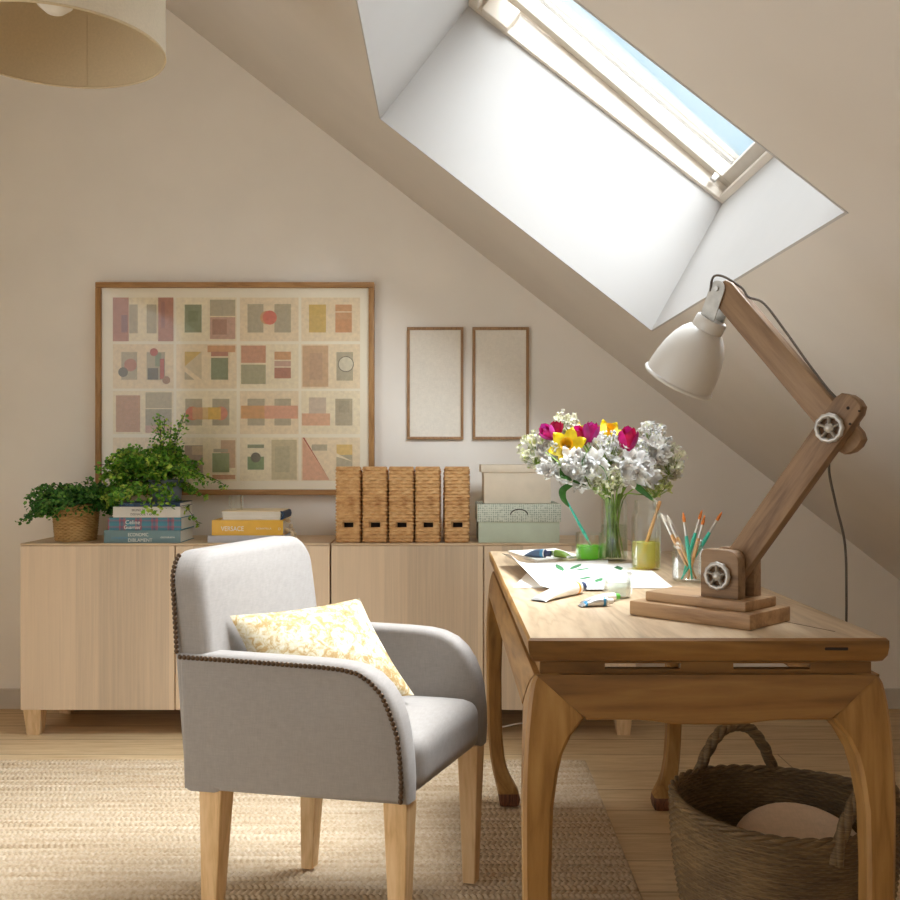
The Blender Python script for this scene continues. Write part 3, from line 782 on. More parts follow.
    # the magazines inside, dark behind the hole
for i, px in enumerate((348, 374.7, 401.2, 427.7, 457)):
    xx = (px - CX) / F * FY + .003 * i - .004
    tag(link('folder', box(BM(), xx - .036, xx + .036, FY + .02, FY + .235, ZT + .0085, ZT + .165, .001), M['darkvoid'], smooth=0, origin=(xx, FY + .12, ZT)),
        'dark folder seen through the finger hole of the %s file' % ('leftmost wicker', 'second wicker', 'middle wicker', 'fourth wicker', 'rightmost wicker')[i], 'folder', 'folders inside the wicker files')

# ------------------------------------------------------------------ card boxes
def card_box(label, px0, px1, lid0, lid1, y, dep, z, hbody, hlid, mb, ml, group, hole=False):
    lx0, lx1 = (lid0 - CX) / F * y, (lid1 - CX) / F * y; x0, x1 = (px0 - CX) / F * y, (px1 - CX) / F * y
    t = thing('storage_box', label, 'box', ((x0 + x1) / 2, y + dep / 2, z), 0, group)
    link('box_body', box(BM(), x0, x1, y, y + dep, z, z + hbody, .002), mb, t)
    g = .005
    bm = BM(); zl0, zl1 = z + hbody - hlid + .004, z + hbody + .004
    box(bm, lx0, lx1, y - g, y + dep + g, zl0, zl1, .002)
    link('lid', bm, ml, t)
    if hole:
        cx, zc = (lx0 + lx1) / 2, (zl0 + zl1) / 2
        pts = [(cx + .032 * math.cos(a), zc - .006 + .02 * math.sin(a)) for a in [PI * i / 14 for i in range(15)]]
        link('finger_slot', prism(BM(), pts, 'y', y - g - .0006, y - g + .001), ml, t, smooth=0)
        pts = [(cx + .033 * math.cos(a), zc - .006 + .021 * math.sin(a)) for a in [PI * i / 14 for i in range(15)]]
        rim = [Vector((p[0], y - g - .001, p[1])) for p in pts]
        link('slot_edge', tube(BM(), rim, .0022, 6), M['darkslot'], t)
    return t
card_box('sage green card box with a dotted lid, lower of the two boxes', 478.5, 559.5, 477, 561, FY + .008, .26, ZT, .146, .07, M['greenbox'], M['greenlid'], 'card boxes on the sideboard', True)
card_box('plain cream card box standing on the sage green box', 484, 551, 481, 554, FY + .02, .23, ZT + .151, .147, .03, M['creambox'], M['creambox'], 'card boxes on the sideboard')

# ------------------------------------------------------------------ desk
DX0, DX1, DY0, DY1, DZ = .134, .722, 1.628, 3.12, .78
desk = thing('desk', 'long elm writing desk with curved hoof-foot legs in front of the sideboard', 'desk', ((DX0 + DX1) / 2, (DY0 + DY1) / 2, 0))
bm = BM()
prof = [(-.0, DZ - .003), (-.003, DZ), (0, DZ)]
t_ = bmesh.new(); rings = []
for ins, zz in ((.035, .739), (.016, .739), (.008, .742), (.002, .752), (0, .766), (0, .776), (.004, .78)):
    rings.append([t_.verts.new(p) for p in ((DX0 + ins, DY0 + ins, zz), (DX1 - ins, DY0 + ins, zz), (DX1 - ins, DY1 - ins, zz), (DX0 + ins, DY1 - ins, zz))])
for a, b in zip(rings, rings[1:]):
    for i in range(4): t_.faces.new((a[i], a[(i + 1) % 4], b[(i + 1) % 4], b[i]))
t_.faces.new(rings[0][::-1]); t_.faces.new(rings[-1]); merge(bm, t_)
bm.normal_update()
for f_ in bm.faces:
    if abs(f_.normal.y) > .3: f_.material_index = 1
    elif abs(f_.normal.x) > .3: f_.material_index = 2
link('tabletop', bm, [M['elm_y'], M['elm_x_shaded'], M['elm_yd']], desk, smooth=30)
link('mortise_mark', box(BM(), .617, .655, DY0 - .0008, DY0 + .004, .7605, .7655, .001, 1), M['darkslot'], desk, smooth=0)
cr = atz(797, 624, DZ)
link('top_crack', box(BM(), -.0012, .0012, -.085, .085, DZ - .003, DZ + .0003, 0, 1, 0, Matrix.Translation((cr.x, cr.y, 0)) @ Matrix.Rotation(math.radians(26), 4, 'Z')), M['darkslot'], desk, smooth=0)
# waist with pierced slots at the short ends
WI = .021
def waist_x(y0, y1):
    bm = BM(); xa, xb = DX0 + WI, DX1 - WI
    box(bm, xa, xb, y0, y1, .735, .7395); box(bm, xa, xb, y0, y1, .718, .7255)
    cuts = [xa, .262, .387, .474, .601, xb]
    for a, b in ((0, 1), (2, 3), (4, 5)): box(bm, cuts[a], cuts[b], y0, y1, .7254, .7351)
    return bm
link('waist', waist_x(DY0 + WI, DY0 + WI + .018), M['elm_x_shaded'], desk, smooth=0)
link('waist', waist_x(DY1 - WI - .018, DY1 - WI), M['elm_x_shaded'], desk, smooth=0)
link('waist', box(BM(), DX0 + WI, DX0 + WI + .018, DY0 + WI + .018, DY1 - WI - .018, .718, .7395), M['elm_yd'], desk, smooth=0)
link('waist', box(BM(), DX1 - WI - .018, DX1 - WI, DY0 + WI + .018, DY1 - WI - .018, .718, .7395), M['elm_yd'], desk, smooth=0)
def link_apron(p0, p1, inward, curve, mat):
    p0, p1, inward = Vector(p0), Vector(p1), Vector(inward); bm = BM(); n = 40; L = (p1 - p0).length; d = (p1 - p0) / L; V = []
    for i in range(n + 1):
        s = i / n; zb = curve(s); row = []
        for o, z, e in ((.0105, .7185, .013), (.0045, .705, .030), (.0015, .69, .048), (-.0015, .67, .070), (-.0035, zb + .004, .094), (-.001, zb, .094), (.024, zb, .094), (.03, .7185, .06)):
            row.append(bm.verts.new(p0 + d * (e + s * (L - 2 * e)) + inward * o + Vector((0, 0, z))))
        V.append(row)
    k = len(V[0])
    for a, b in zip(V, V[1:]):
        for i in range(k): bm.faces.new((a[i], a[(i + 1) % k], b[(i + 1) % k], b[i]))
    bm.faces.new(V[0]); bm.faces.new(V[-1][::-1])
    link('apron', bm, mat, desk, smooth=35)
def curve_short(s):
    e = min(s, 1 - s); return .644 + (.010 if e > .36 else .010 * 0) * 0 - .008 * math.exp(-((s - .5) / .22) ** 4) + .004
def curve_long(s): return .648
g = 0.0
link_apron((DX0 + g, DY0, 0), (DX1 - g, DY0, 0), (0, 1, 0), curve_short, M['elm_x_shaded'])
link_apron((DX0 + g, DY1, 0), (DX1 - g, DY1, 0), (0, -1, 0), curve_short, M['elm_x_shaded'])
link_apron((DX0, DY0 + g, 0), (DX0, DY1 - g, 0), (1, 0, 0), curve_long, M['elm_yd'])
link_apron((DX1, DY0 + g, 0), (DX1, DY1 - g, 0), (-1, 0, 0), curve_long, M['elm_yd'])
LEG = [(.7187, .012, .040), (.705, .006, .056), (.69, .003, .07), (.67, .0, .084), (.65, -.002, .095), (.64, -.003, .088), (.62, -.0045, .074), (.59, -.0065, .062), (.56, -.008, .0565), (.50, -.009, .049), (.40, -.0085, .046),
       (.30, -.007, .045), (.20, -.0035, .044), (.14, .002, .044), (.10, .009, .046), (.075, .015, .051), (.055, .020, .058), (.038, .024, .064), (.02, .027, .064), (.006, .029, .059), (0, .031, .055)]
def lerp_tab(z):
    for (z1, o1, w1), (z0, o0, w0) in zip(LEG, LEG[1:]):
        if z0 <= z <= z1:
            t = (z - z0) / (z1 - z0); return o0 + t * (o1 - o0), w0 + t * (w1 - w0)
def desk_leg(cx, cy, sx, sy, zb):
    bm = BM(); rows = []
    zsq = [.7187, .705, .69, .67, .65, .64, .63, .62, .605, .59, .575, .56, .53, .5, .45, .4, .35, .3, .25, .2, .17, .14, .12, .1, .085, .075, .065, .055, .046, .038, .028, .02, .012, .006, 0]
    for z in zsq:
        o, w = lerp_tab(z); b = .006; zz = max(z, 0) * (.7187 - zb) / .7187 + zb
        pts = [(b, 0), (w - b, 0), (w, b), (w, w - b), (w - b, w), (b, w), (0, w - b), (0, b)]
        if z > .648:      # behind the aprons the leg is a mitred L: keep the inner corner short
            q = min(w, .05); pts = [(b, 0), (w - b, 0), (w, b), (w, .03), (q * .7, q * .7), (.03, w), (0, w - b), (0, b)]
        rows.append([bm.verts.new((cx + sx * (o + x), cy + sy * (o + y), zz)) for x, y in pts])
    for a, b_ in zip(rows, rows[1:]):
        for i in range(8):
            f = bm.faces.new((a[i], a[(i + 1) % 8], b_[(i + 1) % 8], b_[i]))
            if min(v.co.z for v in f.verts) < zb + .036: f.material_index = 1
    bm.faces.new(rows[0]); bm.faces.new(rows[-1])
    link('leg', bm, [M['elm_z'], M['hoof']], desk, smooth=38)
desk_leg(DX0, DY0, 1, 1, .0135); desk_leg(DX1, DY0, -1, 1, 0); desk_leg(DX0, DY1, 1, -1, .0135); desk_leg(DX1, DY1, -1, -1, 0)

# ------------------------------------------------------------------ armchair
CHW = Matrix.Translation((-.2207, 2.3435, 0)) @ Matrix.Rotation(math.radians(-12), 4, 'Z')
chair = thing('armchair', 'grey linen armchair with bronze nailhead trim and pale wooden legs on the jute rug', 'chair', None, M4=CHW)
SH = .17
def shear(bm):
    for v in bm.verts: v.co.x += SH * v.co.y
    return bm
HB = .355
def seatfn(p):
    if p.z > .44: p.z += .014 * (1 - min(1, abs(p.y) / .2) ** 2) * max(0, 1 - max(0, p.x - .16) / .1)
    return p
link('seat', shear(softbox(BM(), -.2, .243, -.196, .196, HB, .478, .038, 16, fn=seatfn)), M['linen'], chair, local=True, smooth=60)
APROF = [(-.262, HB), (.238, HB), (.240, .40), (.238, .45), (.232, .50), (.224, .535), (.211, .568), (.192, .597), (.166, .621), (.134, .636), (.098, .643), (.05, .646), (-.10, .650), (-.272, .654)]
for s in (-1, 1):
    a, b = (-.252, -.190) if s < 0 else (.190, .252)
    bm = BM(); prism(bm, APROF, 'y', a, b, .016, 4)
    for v in bm.verts:       # the outer face bellies very slightly
        v.co.y += s * .004 * math.sin(PI * max(0, min(1, (v.co.z - HB) / .3)))
    link('arm', shear(bm), M['linen'], chair, local=True, smooth=50)
def backpoly():
    r = .07; hw = .252; top = .872; pts = [(-hw, HB), (hw, HB)]
    for i in range(9):
        a = PI / 2 * i / 8; pts.append((hw - r + r * math.cos(a), top - r + r * math.sin(a)))
    for i in range(9):
        a = PI / 2 + PI / 2 * i / 8; pts.append((-hw + r + r * math.cos(a), top - r + r * math.sin(a) - .004))
    return pts
bm = BM(); prism(bm, backpoly(), 'x', -.262, -.165, .022, 4)
bmesh.ops.triangulate(bm, faces=[f for f in bm.faces if len(f.verts) > 8])
def back_lean(v):
    h = max(0, v.z - HB); front = v.x > -.2
    x = v.x - .085 * h - .10 * max(0, h - .25) ** 2
    if front: x -= .03 * h
    w = 1 - .05 * max(0, h - .3) / .2
    return Vector((x, v.y * w, v.z))
for v in bm.verts: v.co = back_lean(v.co)
link('backrest', shear(bm), M['linen'], chair, local=True, smooth=55)
def nails(path, name):
    bm = BM(); acc = 0.0; step = .0102; P = [Vector(p) for p in path]; out = [P[0]]
    for a, b in zip(P, P[1:]):
        L = (b - a).length; s = step - acc
        while s <= L: out.append(a.lerp(b, s / L)); s += step
        acc = L - (s - step)
    for p in out:
        bmesh.ops.create_uvsphere(bm, u_segments=10, v_segments=6, radius=.0056, matrix=Matrix.Translation(p) @ Matrix.Diagonal((1, .55, 1, 1)))
    link(name, shear(bm), M['nail'], chair, local=True, smooth=80)
for s in (-1, 1):
    y = s * .2535
    arm_path = []
    prf = [(.238, HB + .010)] + APROF[2:]
    for i, (x, z) in enumerate(prf):
        dx = -.011 if i < 8 else 0.0; dz = -.011 if i >= 4 else 0.0
        f = max(0, min(1, (z - HB) / .3)); arm_path.append((x + dx * (1 if i < 6 else .6), y + s * .004 * math.sin(PI * f), z + dz))
    nails(arm_path[::1], 'nailhead_trim')
    bp = []
    for k in range(24):
        z = .655 + k * (.80 - .655) / 23; q = back_lean(Vector((-.247, s * .2525, z))); bp.append((q.x, q.y + s * .001, q.z))
    for k in range(1, 6):
        a = PI / 2 * k / 5 * .7; q = back_lean(Vector((-.247, s * (.182 + .0705 * math.cos(a)), .80 + .07 * math.sin(a)))); bp.append((q.x, q.y, q.z))
    nails(bp, 'nailhead_trim')
def chair_leg(x, y, rake):
    bm = BM(); t = bmesh.new(); R = []
    for z, h, dx in ((HB + .004, .026, 0), (.2, .021, rake * .45), (.0135, .0155, rake)):
        R.append([t.verts.new((x + dx + sx * h, y + sy * h, z)) for sx, sy in ((-1, -1), (1, -1), (1, 1), (-1, 1))])
    for a, b in zip(R, R[1:]):
        for i in range(4): t.faces.new((a[i], a[(i + 1) % 4], b[(i + 1) % 4], b[i]))
    t.faces.new(R[0]); t.faces.new(R[-1]); bmesh.ops.recalc_face_normals(t, faces=t.faces[:])
    bmesh.ops.bevel(t, geom=t.edges[:], offset=.002, segments=1, affect='EDGES'); merge(bm, t)
    link('leg', shear(bm), M['chairleg'], chair, local=True, smooth=25)
for x, r in ((.208, .0), (-.205, -.012)):
    for y in (-.212, .212): chair_leg(x, y, r)
# cushion
def CL(x, y, z): return CHW @ Vector((x + SH * y, y, z))
TL, TR, BR, BL = CL(-.2, -.172, .722), CL(-.045, .135, .724), CL(.13, .05, .512), CL(-.11, -.17, .5)
nC = ((TR - TL).cross(BL - TL)).normalized()
if nC.y > 0: nC = -nC
def cush(side):
    def f(u, v):
        pu = .03 * math.sin(PI * v) * (u - .5) * 2 * -1; pv = .03 * math.sin(PI * u) * (v - .5) * 2 * -1
        uu, vv = u + pu, v + pv
        p = (TL.lerp(TR, uu)).lerp(BL.lerp(BR, uu), vv)
        b = (max(0, math.sin(PI * u)) * max(0, math.sin(PI * v))) ** .55
        return p + nC * (side * .058 * b)
    return f
bm = BM(); surf(bm, cush(1), 28, 22); surf(bm, cush(-1), 28, 22)
bmesh.ops.remove_doubles(bm, verts=bm.verts[:], dist=1e-5)
tag(link('cushion', bm, M['cushion'], smooth=80, origin=(TL + BR) / 2), 'small cream cushion with a golden leafy print on the armchair seat', 'cushion')

# ------------------------------------------------------------------ desk lamp
al = math.radians(45); hx = Vector((math.cos(al), -math.sin(al), 0)); hn = Vector((-math.sin(al), -math.cos(al), 0)); UP = Vector((0, 0, 1))
LM = Matrix(((hx.x, hn.x * -1, 0, 0), (hx.y, hn.y * -1, 0, 0), (0, 0, 1, 0), (0, 0, 0, 1)))      # local x along arm plane, y away from camera, z up
piv = at(717, 576, 1.83); piv_t = (piv.x, piv.y)
LM = Matrix.Translation((piv.x, piv.y, DZ)) @ LM
lamp = thing('desk_lamp', 'jointed wooden desk lamp with a pale grey metal bell shade on the desk', 'lamp', None, M4=LM)
fc = LM.inverted() @ atz(750, 631, DZ)               # front corner of the base in lamp coordinates
bx1, by0 = fc.x, fc.y
bm = BM(); box(bm, bx1 - .245, bx1, by0, by0 + .15, .0, .027, .003); link('base', bm, M['mango_x'], lamp, local=True)
bm = BM(); box(bm, bx1 - .222, bx1 - .018, by0 + .018, by0 + .132, .027, .045, .003); link('base_step', bm, M['mango_x'], lamp, local=True)
pz = piv.z - DZ
yc = by0 + .075
def board(p0, p1, w, th, yo, e0, e1, cut=.35):
    d = Vector((p1[0] - p0[0], p1[1] - p0[1])); L = d.length; d /= L; n = Vector((-d.y, d.x)); pts = []
    c = w * cut; a0, a1 = -e0, L + e1
    for s, q in ((a0 + c, -w / 2), (a1 - c, -w / 2), (a1 - c * .3, -w / 2 + c * .3), (a1, -w / 2 + c), (a1, w / 2 - c), (a1 - c * .3, w / 2 - c * .3), (a1 - c, w / 2), (a0 + c, w / 2), (a0 + c * .3, w / 2 - c * .3), (a0, w / 2 - c), (a0, -w / 2 + c), (a0 + c * .3, -w / 2 + c * .3)):
        pts.append((p0[0] + d.x * s + n.x * q, p0[1] + d.y * s + n.y * q))
    return prism(BM(), pts, 'y', yo - th / 2, yo + th / 2, .002, 2)
p0 = (0, pz)
def onplane(px, py, yoff):                            # pixel -> lamp plane at local y = yoff
    o = LM.inverted() @ Vector((0, 0, CH)); d = LM.inverted().to_3x3() @ Vector(((px - CX) / F, 1, -(py - CY) / F))
    t = (yoff - o.y) / d.y; q = o + d * t; return (q.x, q.z)
yl, yu = yc, yc + .030
wh = onplane(717, 576, yc - .049); we = onplane(829, 428, yl - .021)
p0 = wh; p1 = we; p1u = (we[0] - .003, we[1]); p2 = onplane(724, 291, yu)
aw = .050
for a, b in ((-.042, -.015), (.015, .042)):
    pts = [(-.037, .045), (.037, .045), (.037, .112)] + [(.037 - .018 + .018 * math.cos(PI / 2 * i / 5), .112 + .018 * math.sin(PI / 2 * i / 5)) for i in range(1, 6)] + [(-.026, .131), (-.034, .128), (-.037, .12)]
    pts = [(q[0] + wh[0], q[1]) for q in pts]
    link('cheek', prism(BM(), pts, 'y', yc + a, yc + b, .002, 2), M['mango'], lamp, local=True)
def along(o, p, q):      # give the board its own axes so the grain runs along it
    a = math.atan2(q[1] - p[1], q[0] - p[0]); R = Matrix.Translation((p[0], 0, p[1])) @ Matrix.Rotation(-a, 4, 'Y')
    o.data.transform(R.inverted()); o.matrix_local = R
along(link('lower_arm', board(p0, p1, aw, .028, yl, .02, .062), M['mango'], lamp, local=True), p0, p1)
along(link('upper_arm', board(p2, p1u, aw * .96, .028, yu, .012, .046), M['mango'], lamp, local=True), p2, p1u)
def wheel(c, yf, r=.025):
    t = bmesh.new(); bm = BM()
    n = 40
    def RR(u, v):
        a = 2 * PI * u; b = 2 * PI * v; rr = r - .004 + .0042 * math.cos(b) + .0007 * math.cos(a * 12)
        return Vector((c[0] + rr * math.cos(a), yf + .0045 * math.sin(b), c[1] + rr * math.sin(a)))
    surf(bm, RR, 48, 10, True)
    for k in range(5):
        a = 2 * PI * k / 5 + .3
        tube(bm, [(c[0] + .004 * math.cos(a), yf, c[1] + .004 * math.sin(a)), (c[0] + (r - .006) * math.cos(a), yf, c[1] + (r - .006) * math.sin(a))], [.0042, .0062], 8, 0, .0026)
    R = Matrix.Translation((c[0], yf, c[1])) @ Matrix.Rotation(PI / 2, 4, 'X')
    lathe(bm, [(0, -.008), (.008, -.008), (.0085, .002), (.005, .005), (.003, .006), (0, .0065)], 20, 0, R, False, False)
    bmesh.ops.remove_doubles(bm, verts=bm.verts[:], dist=1e-5)
    return bm
link('hand_wheel', wheel(wh, yc - .049), M['nickel'], lamp, local=True)
link('hand_wheel', wheel(we, yl - .021), M['nickel'], lamp, local=True)
def bolt(c, ya, yb, r=.004):
    return lathe(BM(), [(0, 0), (r, 0), (r, yb - ya), (0, yb - ya)], 12, 0, Matrix.Translation((c[0], ya, c[1])) @ Matrix.Rotation(-PI / 2, 4, 'X'), False, False)
link('bolt', bolt(p0, yc - .044, yc + .05), M['nickel'], lamp, local=True)
link('bolt', bolt(p1, yl - .02, yu + .026), M['nickel'], lamp, local=True)
# small worn bolt holes in the upper end of the lower arm
bm = BM()
for hxp, hyp, r in ((848, 408, .0028), (859, 411, .0016), (850, 424, .0022)):
    q = onplane(hxp, hyp, yl - .0143); lathe(bm, [(0, 0), (r, 0), (r, .003), (0, .003)], 10, 0, Matrix.Translation((q[0], yl - .0146, q[1])) @ Matrix.Rotation(-PI / 2, 4, 'X'), False, False)
link('bolt_hole', bm, M['darkslot'], lamp, local=True)
# head
pb = onplane(722, 290, yu)                            # upper pivot
beta = math.radians(33.5); ax = Vector((-math.sin(beta), 0, -math.cos(beta)))
pcn = onplane(711.5, 321, yu); head = Vector((pcn[0], yu, pcn[1]))
top = Vector((pb[0], yu, pb[1])); dirb = (head - top).normalized(); sideb = Vector((dirb.z, 0, -dirb.x))
for s in (-1, 1):
    bm = BM(); w = .0155; pts = []
    for k in range(9):
        a = PI * k / 8; pts.append(top - dirb * (math.sin(a) * w) + sideb * (math.cos(a) * w))
    e = top + dirb * (head - top).length; pts += [e - sideb * w, e + sideb * w]
    prism(bm, [(p.x, p.z) for p in pts], 'y', yu + s * .0175 - .0012, yu + s * .0175 + .0012)
    link('bracket', bm, M['galv'], lamp, local=True)
link('bolt', bolt((top.x, top.z), yu - .023, yu + .023, .0045), M['nickel'], lamp, local=True)
Q = Vector((0, 0, 1)).rotation_difference(ax).to_matrix().to_4x4()
HMx = Matrix.Translation(head) @ Q
link('collar', lathe(BM(), [(0, -.004), (.028, -.004), (.030, -.001), (.030, .018), (.028, .022), (0, .022)], 36, 0, HMx, False, False), M['enamel'], lamp, local=True)
so = [(.0, .016), (.024, .016), (.034, .022), (.044, .034), (.053, .052), (.060, .074), (.0645, .098), (.067, .122), (.0675, .134)]
HMx = HMx @ Matrix.Diagonal((.99, .99, .93, 1))
outer = so + [(.0705, .136), (.0712, .1385), (.070, .141), (.0665, .140)]
inner = [(.064, .134), (.0632, .122), (.061, .098), (.0565, .074), (.0495, .052), (.041, .036), (.03, .025), (0, .022)]
shade = link('lamp_shade', lathe(BM(), outer, 56, 0, HMx, False, False), M['enamel'], lamp, local=True, smooth=50)
link('shade_lining', lathe(BM(), [(.0665, .140)] + inner, 56, 0, HMx, False, False), M['enamel_in'], shade, local=True, smooth=50)
link('bulb', lathe(BM(), [(0, .024), (.013, .024), (.014, .05), (.024, .075), (.028, .092), (.022, .110), (.01, .118), (0, .12)], 24, 0, HMx, False, False), M['opal'], lamp, local=True)
# cord: out of the head, along the arm, off the elbow and down behind the desk
Li = LM.inverted(); d2 = (Vector((p1u[0], 0, p1u[1])) - Vector((p2[0], 0, p2[1]))).normalized(); n2 = Vector((-d2.z, 0, d2.x))
if n2.z < 0: n2 = -n2
T2, E2 = Vector((p2[0], yu, p2[1])), Vector((p1u[0], yu, p1u[1]))
loopc = [head - ax * -.002 + sideb * .0, top - sideb * .0 - dirb * .010 + Vector((-.014, -.02, .004)), top + Vector((0, -.004, .026)), T2 + d2 * .02 + n2 * .028, T2 + d2 * .045 + n2 * .027, T2 + d2 * .075 + n2 * .040, T2 + d2 * .14 + n2 * .037, T2 + d2 * .22 + n2 * .03, E2 - d2 * .045 + n2 * .028, E2 - d2 * .01 + n2 * .034 + Vector((0, .022, 0)), E2 + d2 * .02 + Vector((0, .024, .0))]
hang = [Li @ at(834, 452, 1.74), Li @ at(829, 470, 1.765), Li @ at(836, 505, 1.80), Li @ at(845, 545, 1.84), Li @ at(846.5, 600, 1.86), Li @ at(846.5, 660, 1.87), Li @ at(853, 712, 1.87), Li @ at(872, 770, 1.86), Li @ Vector((.84, 1.9, .02)), Li @ Vector((1.1, 2.1, .004))]
link('cord', tube(BM(), smoothpts(loopc + hang, 8), .0023, 8), M['cord'], lamp, local=True)

# ------------------------------------------------------------------ desk things: paper
def sheet(name, label, TL, TR, BR, BL, z, curl=0, paint=None, cat='paper', group=None):
    TL, TR, BR, BL = [Vector((p.x, p.y, 0)) for p in (TL, TR, BR, BL)]
    t = thing(name, label, cat, ((TL.x + BR.x) / 2, (TL.y + BR.y) / 2, z), 0, group)
    def f(u, v, off=0):
        p = TL.lerp(TR, u).lerp(BL.lerp(BR, u), v)
        lift = .0012 * math.sin(PI * u) * math.sin(2.1 * PI * v)
        if curl: lift += curl * max(0, 1 - (u * 1.0 + v * .85) / .42) ** 2 * .0 + curl * max(0, .28 - u) ** 2 * 10 * (1 - abs(v - .25))
        return Vector((p.x, p.y, z + abs(lift) + off))
    bm = BM(); surf(bm, lambda u, v: f(u, v, .0008), 24, 24); surf(bm, lambda u, v: f(u, v, 0), 24, 24)
    link('sheet', bm, M['paper'], t)
    if paint: paint(t, f)
    return t
def paint_leaves(t, f):
    bm = BM()
    def P(px, py):
        q = atz(px, py, DZ + .004); 
        # invert the sheet's bilinear map roughly by search
        best = None
        for i in range(31):
            for j in range(31):
                w = f(i / 30, j / 30); d = (w.x - q.x) ** 2 + (w.y - q.y) ** 2
                if best is None or d < best[0]: best = (d, w.z)
        return Vector((q.x, q.y, best[1] + .0013))
    def leaf(ax, ay, bx_, by, w, mi):
        A, B = P(ax, ay), P(bx_, by); d = B - A; s = Vector((-d.y, d.x, 0)).normalized() * w; n = 6; L, R = [], []
        for k in range(n + 1):
            u = k / n; c = A.lerp(B, u); h = math.sin(PI * u) ** .7
            L.append(bm.verts.new(c + s * h)); R.append(bm.verts.new(c - s * h))
        for k in range(n):
            fc_ = bm.faces.new((L[k], L[k + 1], R[k + 1], R[k])); fc_.material_index = mi
    for a in ((556.5, 565, 563, 572, .0095, 0), (570, 570.5, 581, 564.5, .0095, 0), (574, 571.5, 590, 568.5, .0095, 0), (579, 580.5, 592, 577, .0095, 0), (575, 576, 588, 574.5, .007, 1),
              (548, 571, 562, 574, .006, 1), (551, 576, 566, 576.5, .006, 1), (596, 583, 603, 578, .0095, 0), (563, 582, 578, 580, .006, 1), (560, 579, 571, 573, .006, 1)): leaf(*a)
    bmesh.ops.remove_doubles(bm, verts=bm.verts[:], dist=1e-6)
    link('painted_leaves', bm, [M['leafpaint'], M['leafpaint2']], t, smooth=0)
def paint_small(t, f):
    bm = BM()
    for ax, ay, bx_, by, w in ((617, 567, 621, 571.5, .011), (614, 569, 620, 568, .008)):
        A, B = atz(ax, ay, DZ), atz(bx_, by, DZ); d = B - A; s = Vector((-d.y, d.x, 0)).normalized() * w
        vs = [A, A.lerp(B, .5) + s, B, A.lerp(B, .5) - s]
        bm.faces.new([bm.verts.new(Vector((v.x, v.y, DZ + .0037))) for v in vs])
    link('painted_leaves', bm, M['leafpaint'], t, smooth=0)
sheet('paper_sheet', 'white paper sheet lying underneath the painted one, reaching towards the lamp', atz(535, 564.5, DZ), atz(643, 563.5, DZ), atz(674, 588.5, DZ), atz(513, 588, DZ), DZ + .0004, 0, paint_small, group='watercolour sheets on the desk')
sheet('paper_sheet', 'white paper sheet with a green watercolour leaf sprig, on top of the other', atz(502, 566, DZ), atz(608, 561.5, DZ), atz(611, 591.5, DZ), atz(540, 591.5, DZ), DZ + .004, .05, paint_leaves, group='watercolour sheets on the desk')
pad = [atz(508, 553, DZ), atz(556, 550.5, DZ), atz(580, 558, DZ), atz(538, 563, DZ)]
t = bmesh.new(); A = [t.verts.new(p) for p in pad]; B = [t.verts.new(p + Vector((0, 0, .007))) for p in pad]
t.faces.new(A[::-1]); t.faces.new(B)
for i in range(4): t.faces.new((A[i], A[(i + 1) % 4], B[(i + 1) % 4], B[i]))
bm = BM(); merge(bm, t)
pc_ = sum((p for p in pad), Vector()) / 4
tag(link('sketch_pad', bm, M['paper'], smooth=0, origin=pc_), 'thin white sketch pad at the far left corner of the desk', 'notepad')

# paint tubes
def paint_tube(label, a, b, z0, r, bands, capmat, capr=.6, crimp=M['tubesilver'], body=M['tubewhite']):
    """a: crimped tail, b: cap end (pixels on plane z0)"""
    A, B = atz(a[0], a[1], z0), atz(b[0], b[1], z0)
    t = thing('paint_tube', label, 'paint tube', (A + B) / 2 , 0, 'paint tubes on the desk')
    d = (B - A); L = d.length; d.normalize(); s = Vector((-d.y, d.x, 0))
    Lb = L - r * 1.5
    def f(u, v):
        a_ = 2 * PI * u; k = min(1, v * 1.25); h = r * (.10 + .9 * math.sin(PI / 2 * k) ** .8); w = r * (1.35 - .35 * k)
        return A + d * (Lb * v) + s * (w * math.cos(a_)) + UP * (r + h * math.sin(a_) - (r - h) * .92)
    bm = BM(); nv = 20; surf(bm, f, 24, nv, True)
    for fc_ in bm.faces:
        v = ((sum((q.co for q in fc_.verts), Vector()) / len(fc_.verts)) - A).dot(d) / Lb
        for lo_, hi_, mi in bands:
            if lo_ <= v <= hi_: fc_.material_index = mi
    link('tube_body', bm, [body, crimp, M['tubeblue'], M['tubeorange'], M['tubeslate'], M['tubeolive']], t, smooth=60)
    R = Matrix.Translation(A + d * Lb + UP * r) @ Vector((0, 0, 1)).rotation_difference(d).to_matrix().to_4x4()
    link('cap', lathe(BM(), [(r, 0), (r * .9, r * .15), (r * capr, r * .3), (r * capr, r * 1.4), (r * capr * .8, r * 1.5), (0, r * 1.5)], 20, 0, R, False, False), capmat, t)
    return t
paint_tube('large white paint tube with an orange band and dark cap beside the painted sheet', (538, 602), (583, 593), DZ, .0145, [(0, .05, 1), (.88, .97, 3)], M['tubenavy'], .75)
paint_tube('small silver paint tube with blue bands in front of the low glass jar', (579.5, 607), (613, 606), DZ, .0095, [(0, .12, 1), (.16, .24, 2), (.84, .95, 2)], M['whiteplastic'], .6, body=M['tubesilver'])
paint_tube('small paint tube with a green cap behind the blue-banded tube', (583, 603.5), (619, 600.5), DZ, .0085, [(0, .1, 1)], M['tubegreen'], .75)
paint_tube('slate blue paint tube on the sketch pad', (525, 556.5), (551, 558), DZ + .0075, .012, [(0, .06, 1), (.12, .8, 4), (.82, .97, 2)], M['tubenavy'], .7)
paint_tube('olive green paint tube on the sketch pad', (571, 558.5), (551, 556.5), DZ + .0075, .0105, [(0, .06, 1), (.1, .95, 5)], M['tubeolive'], .7)

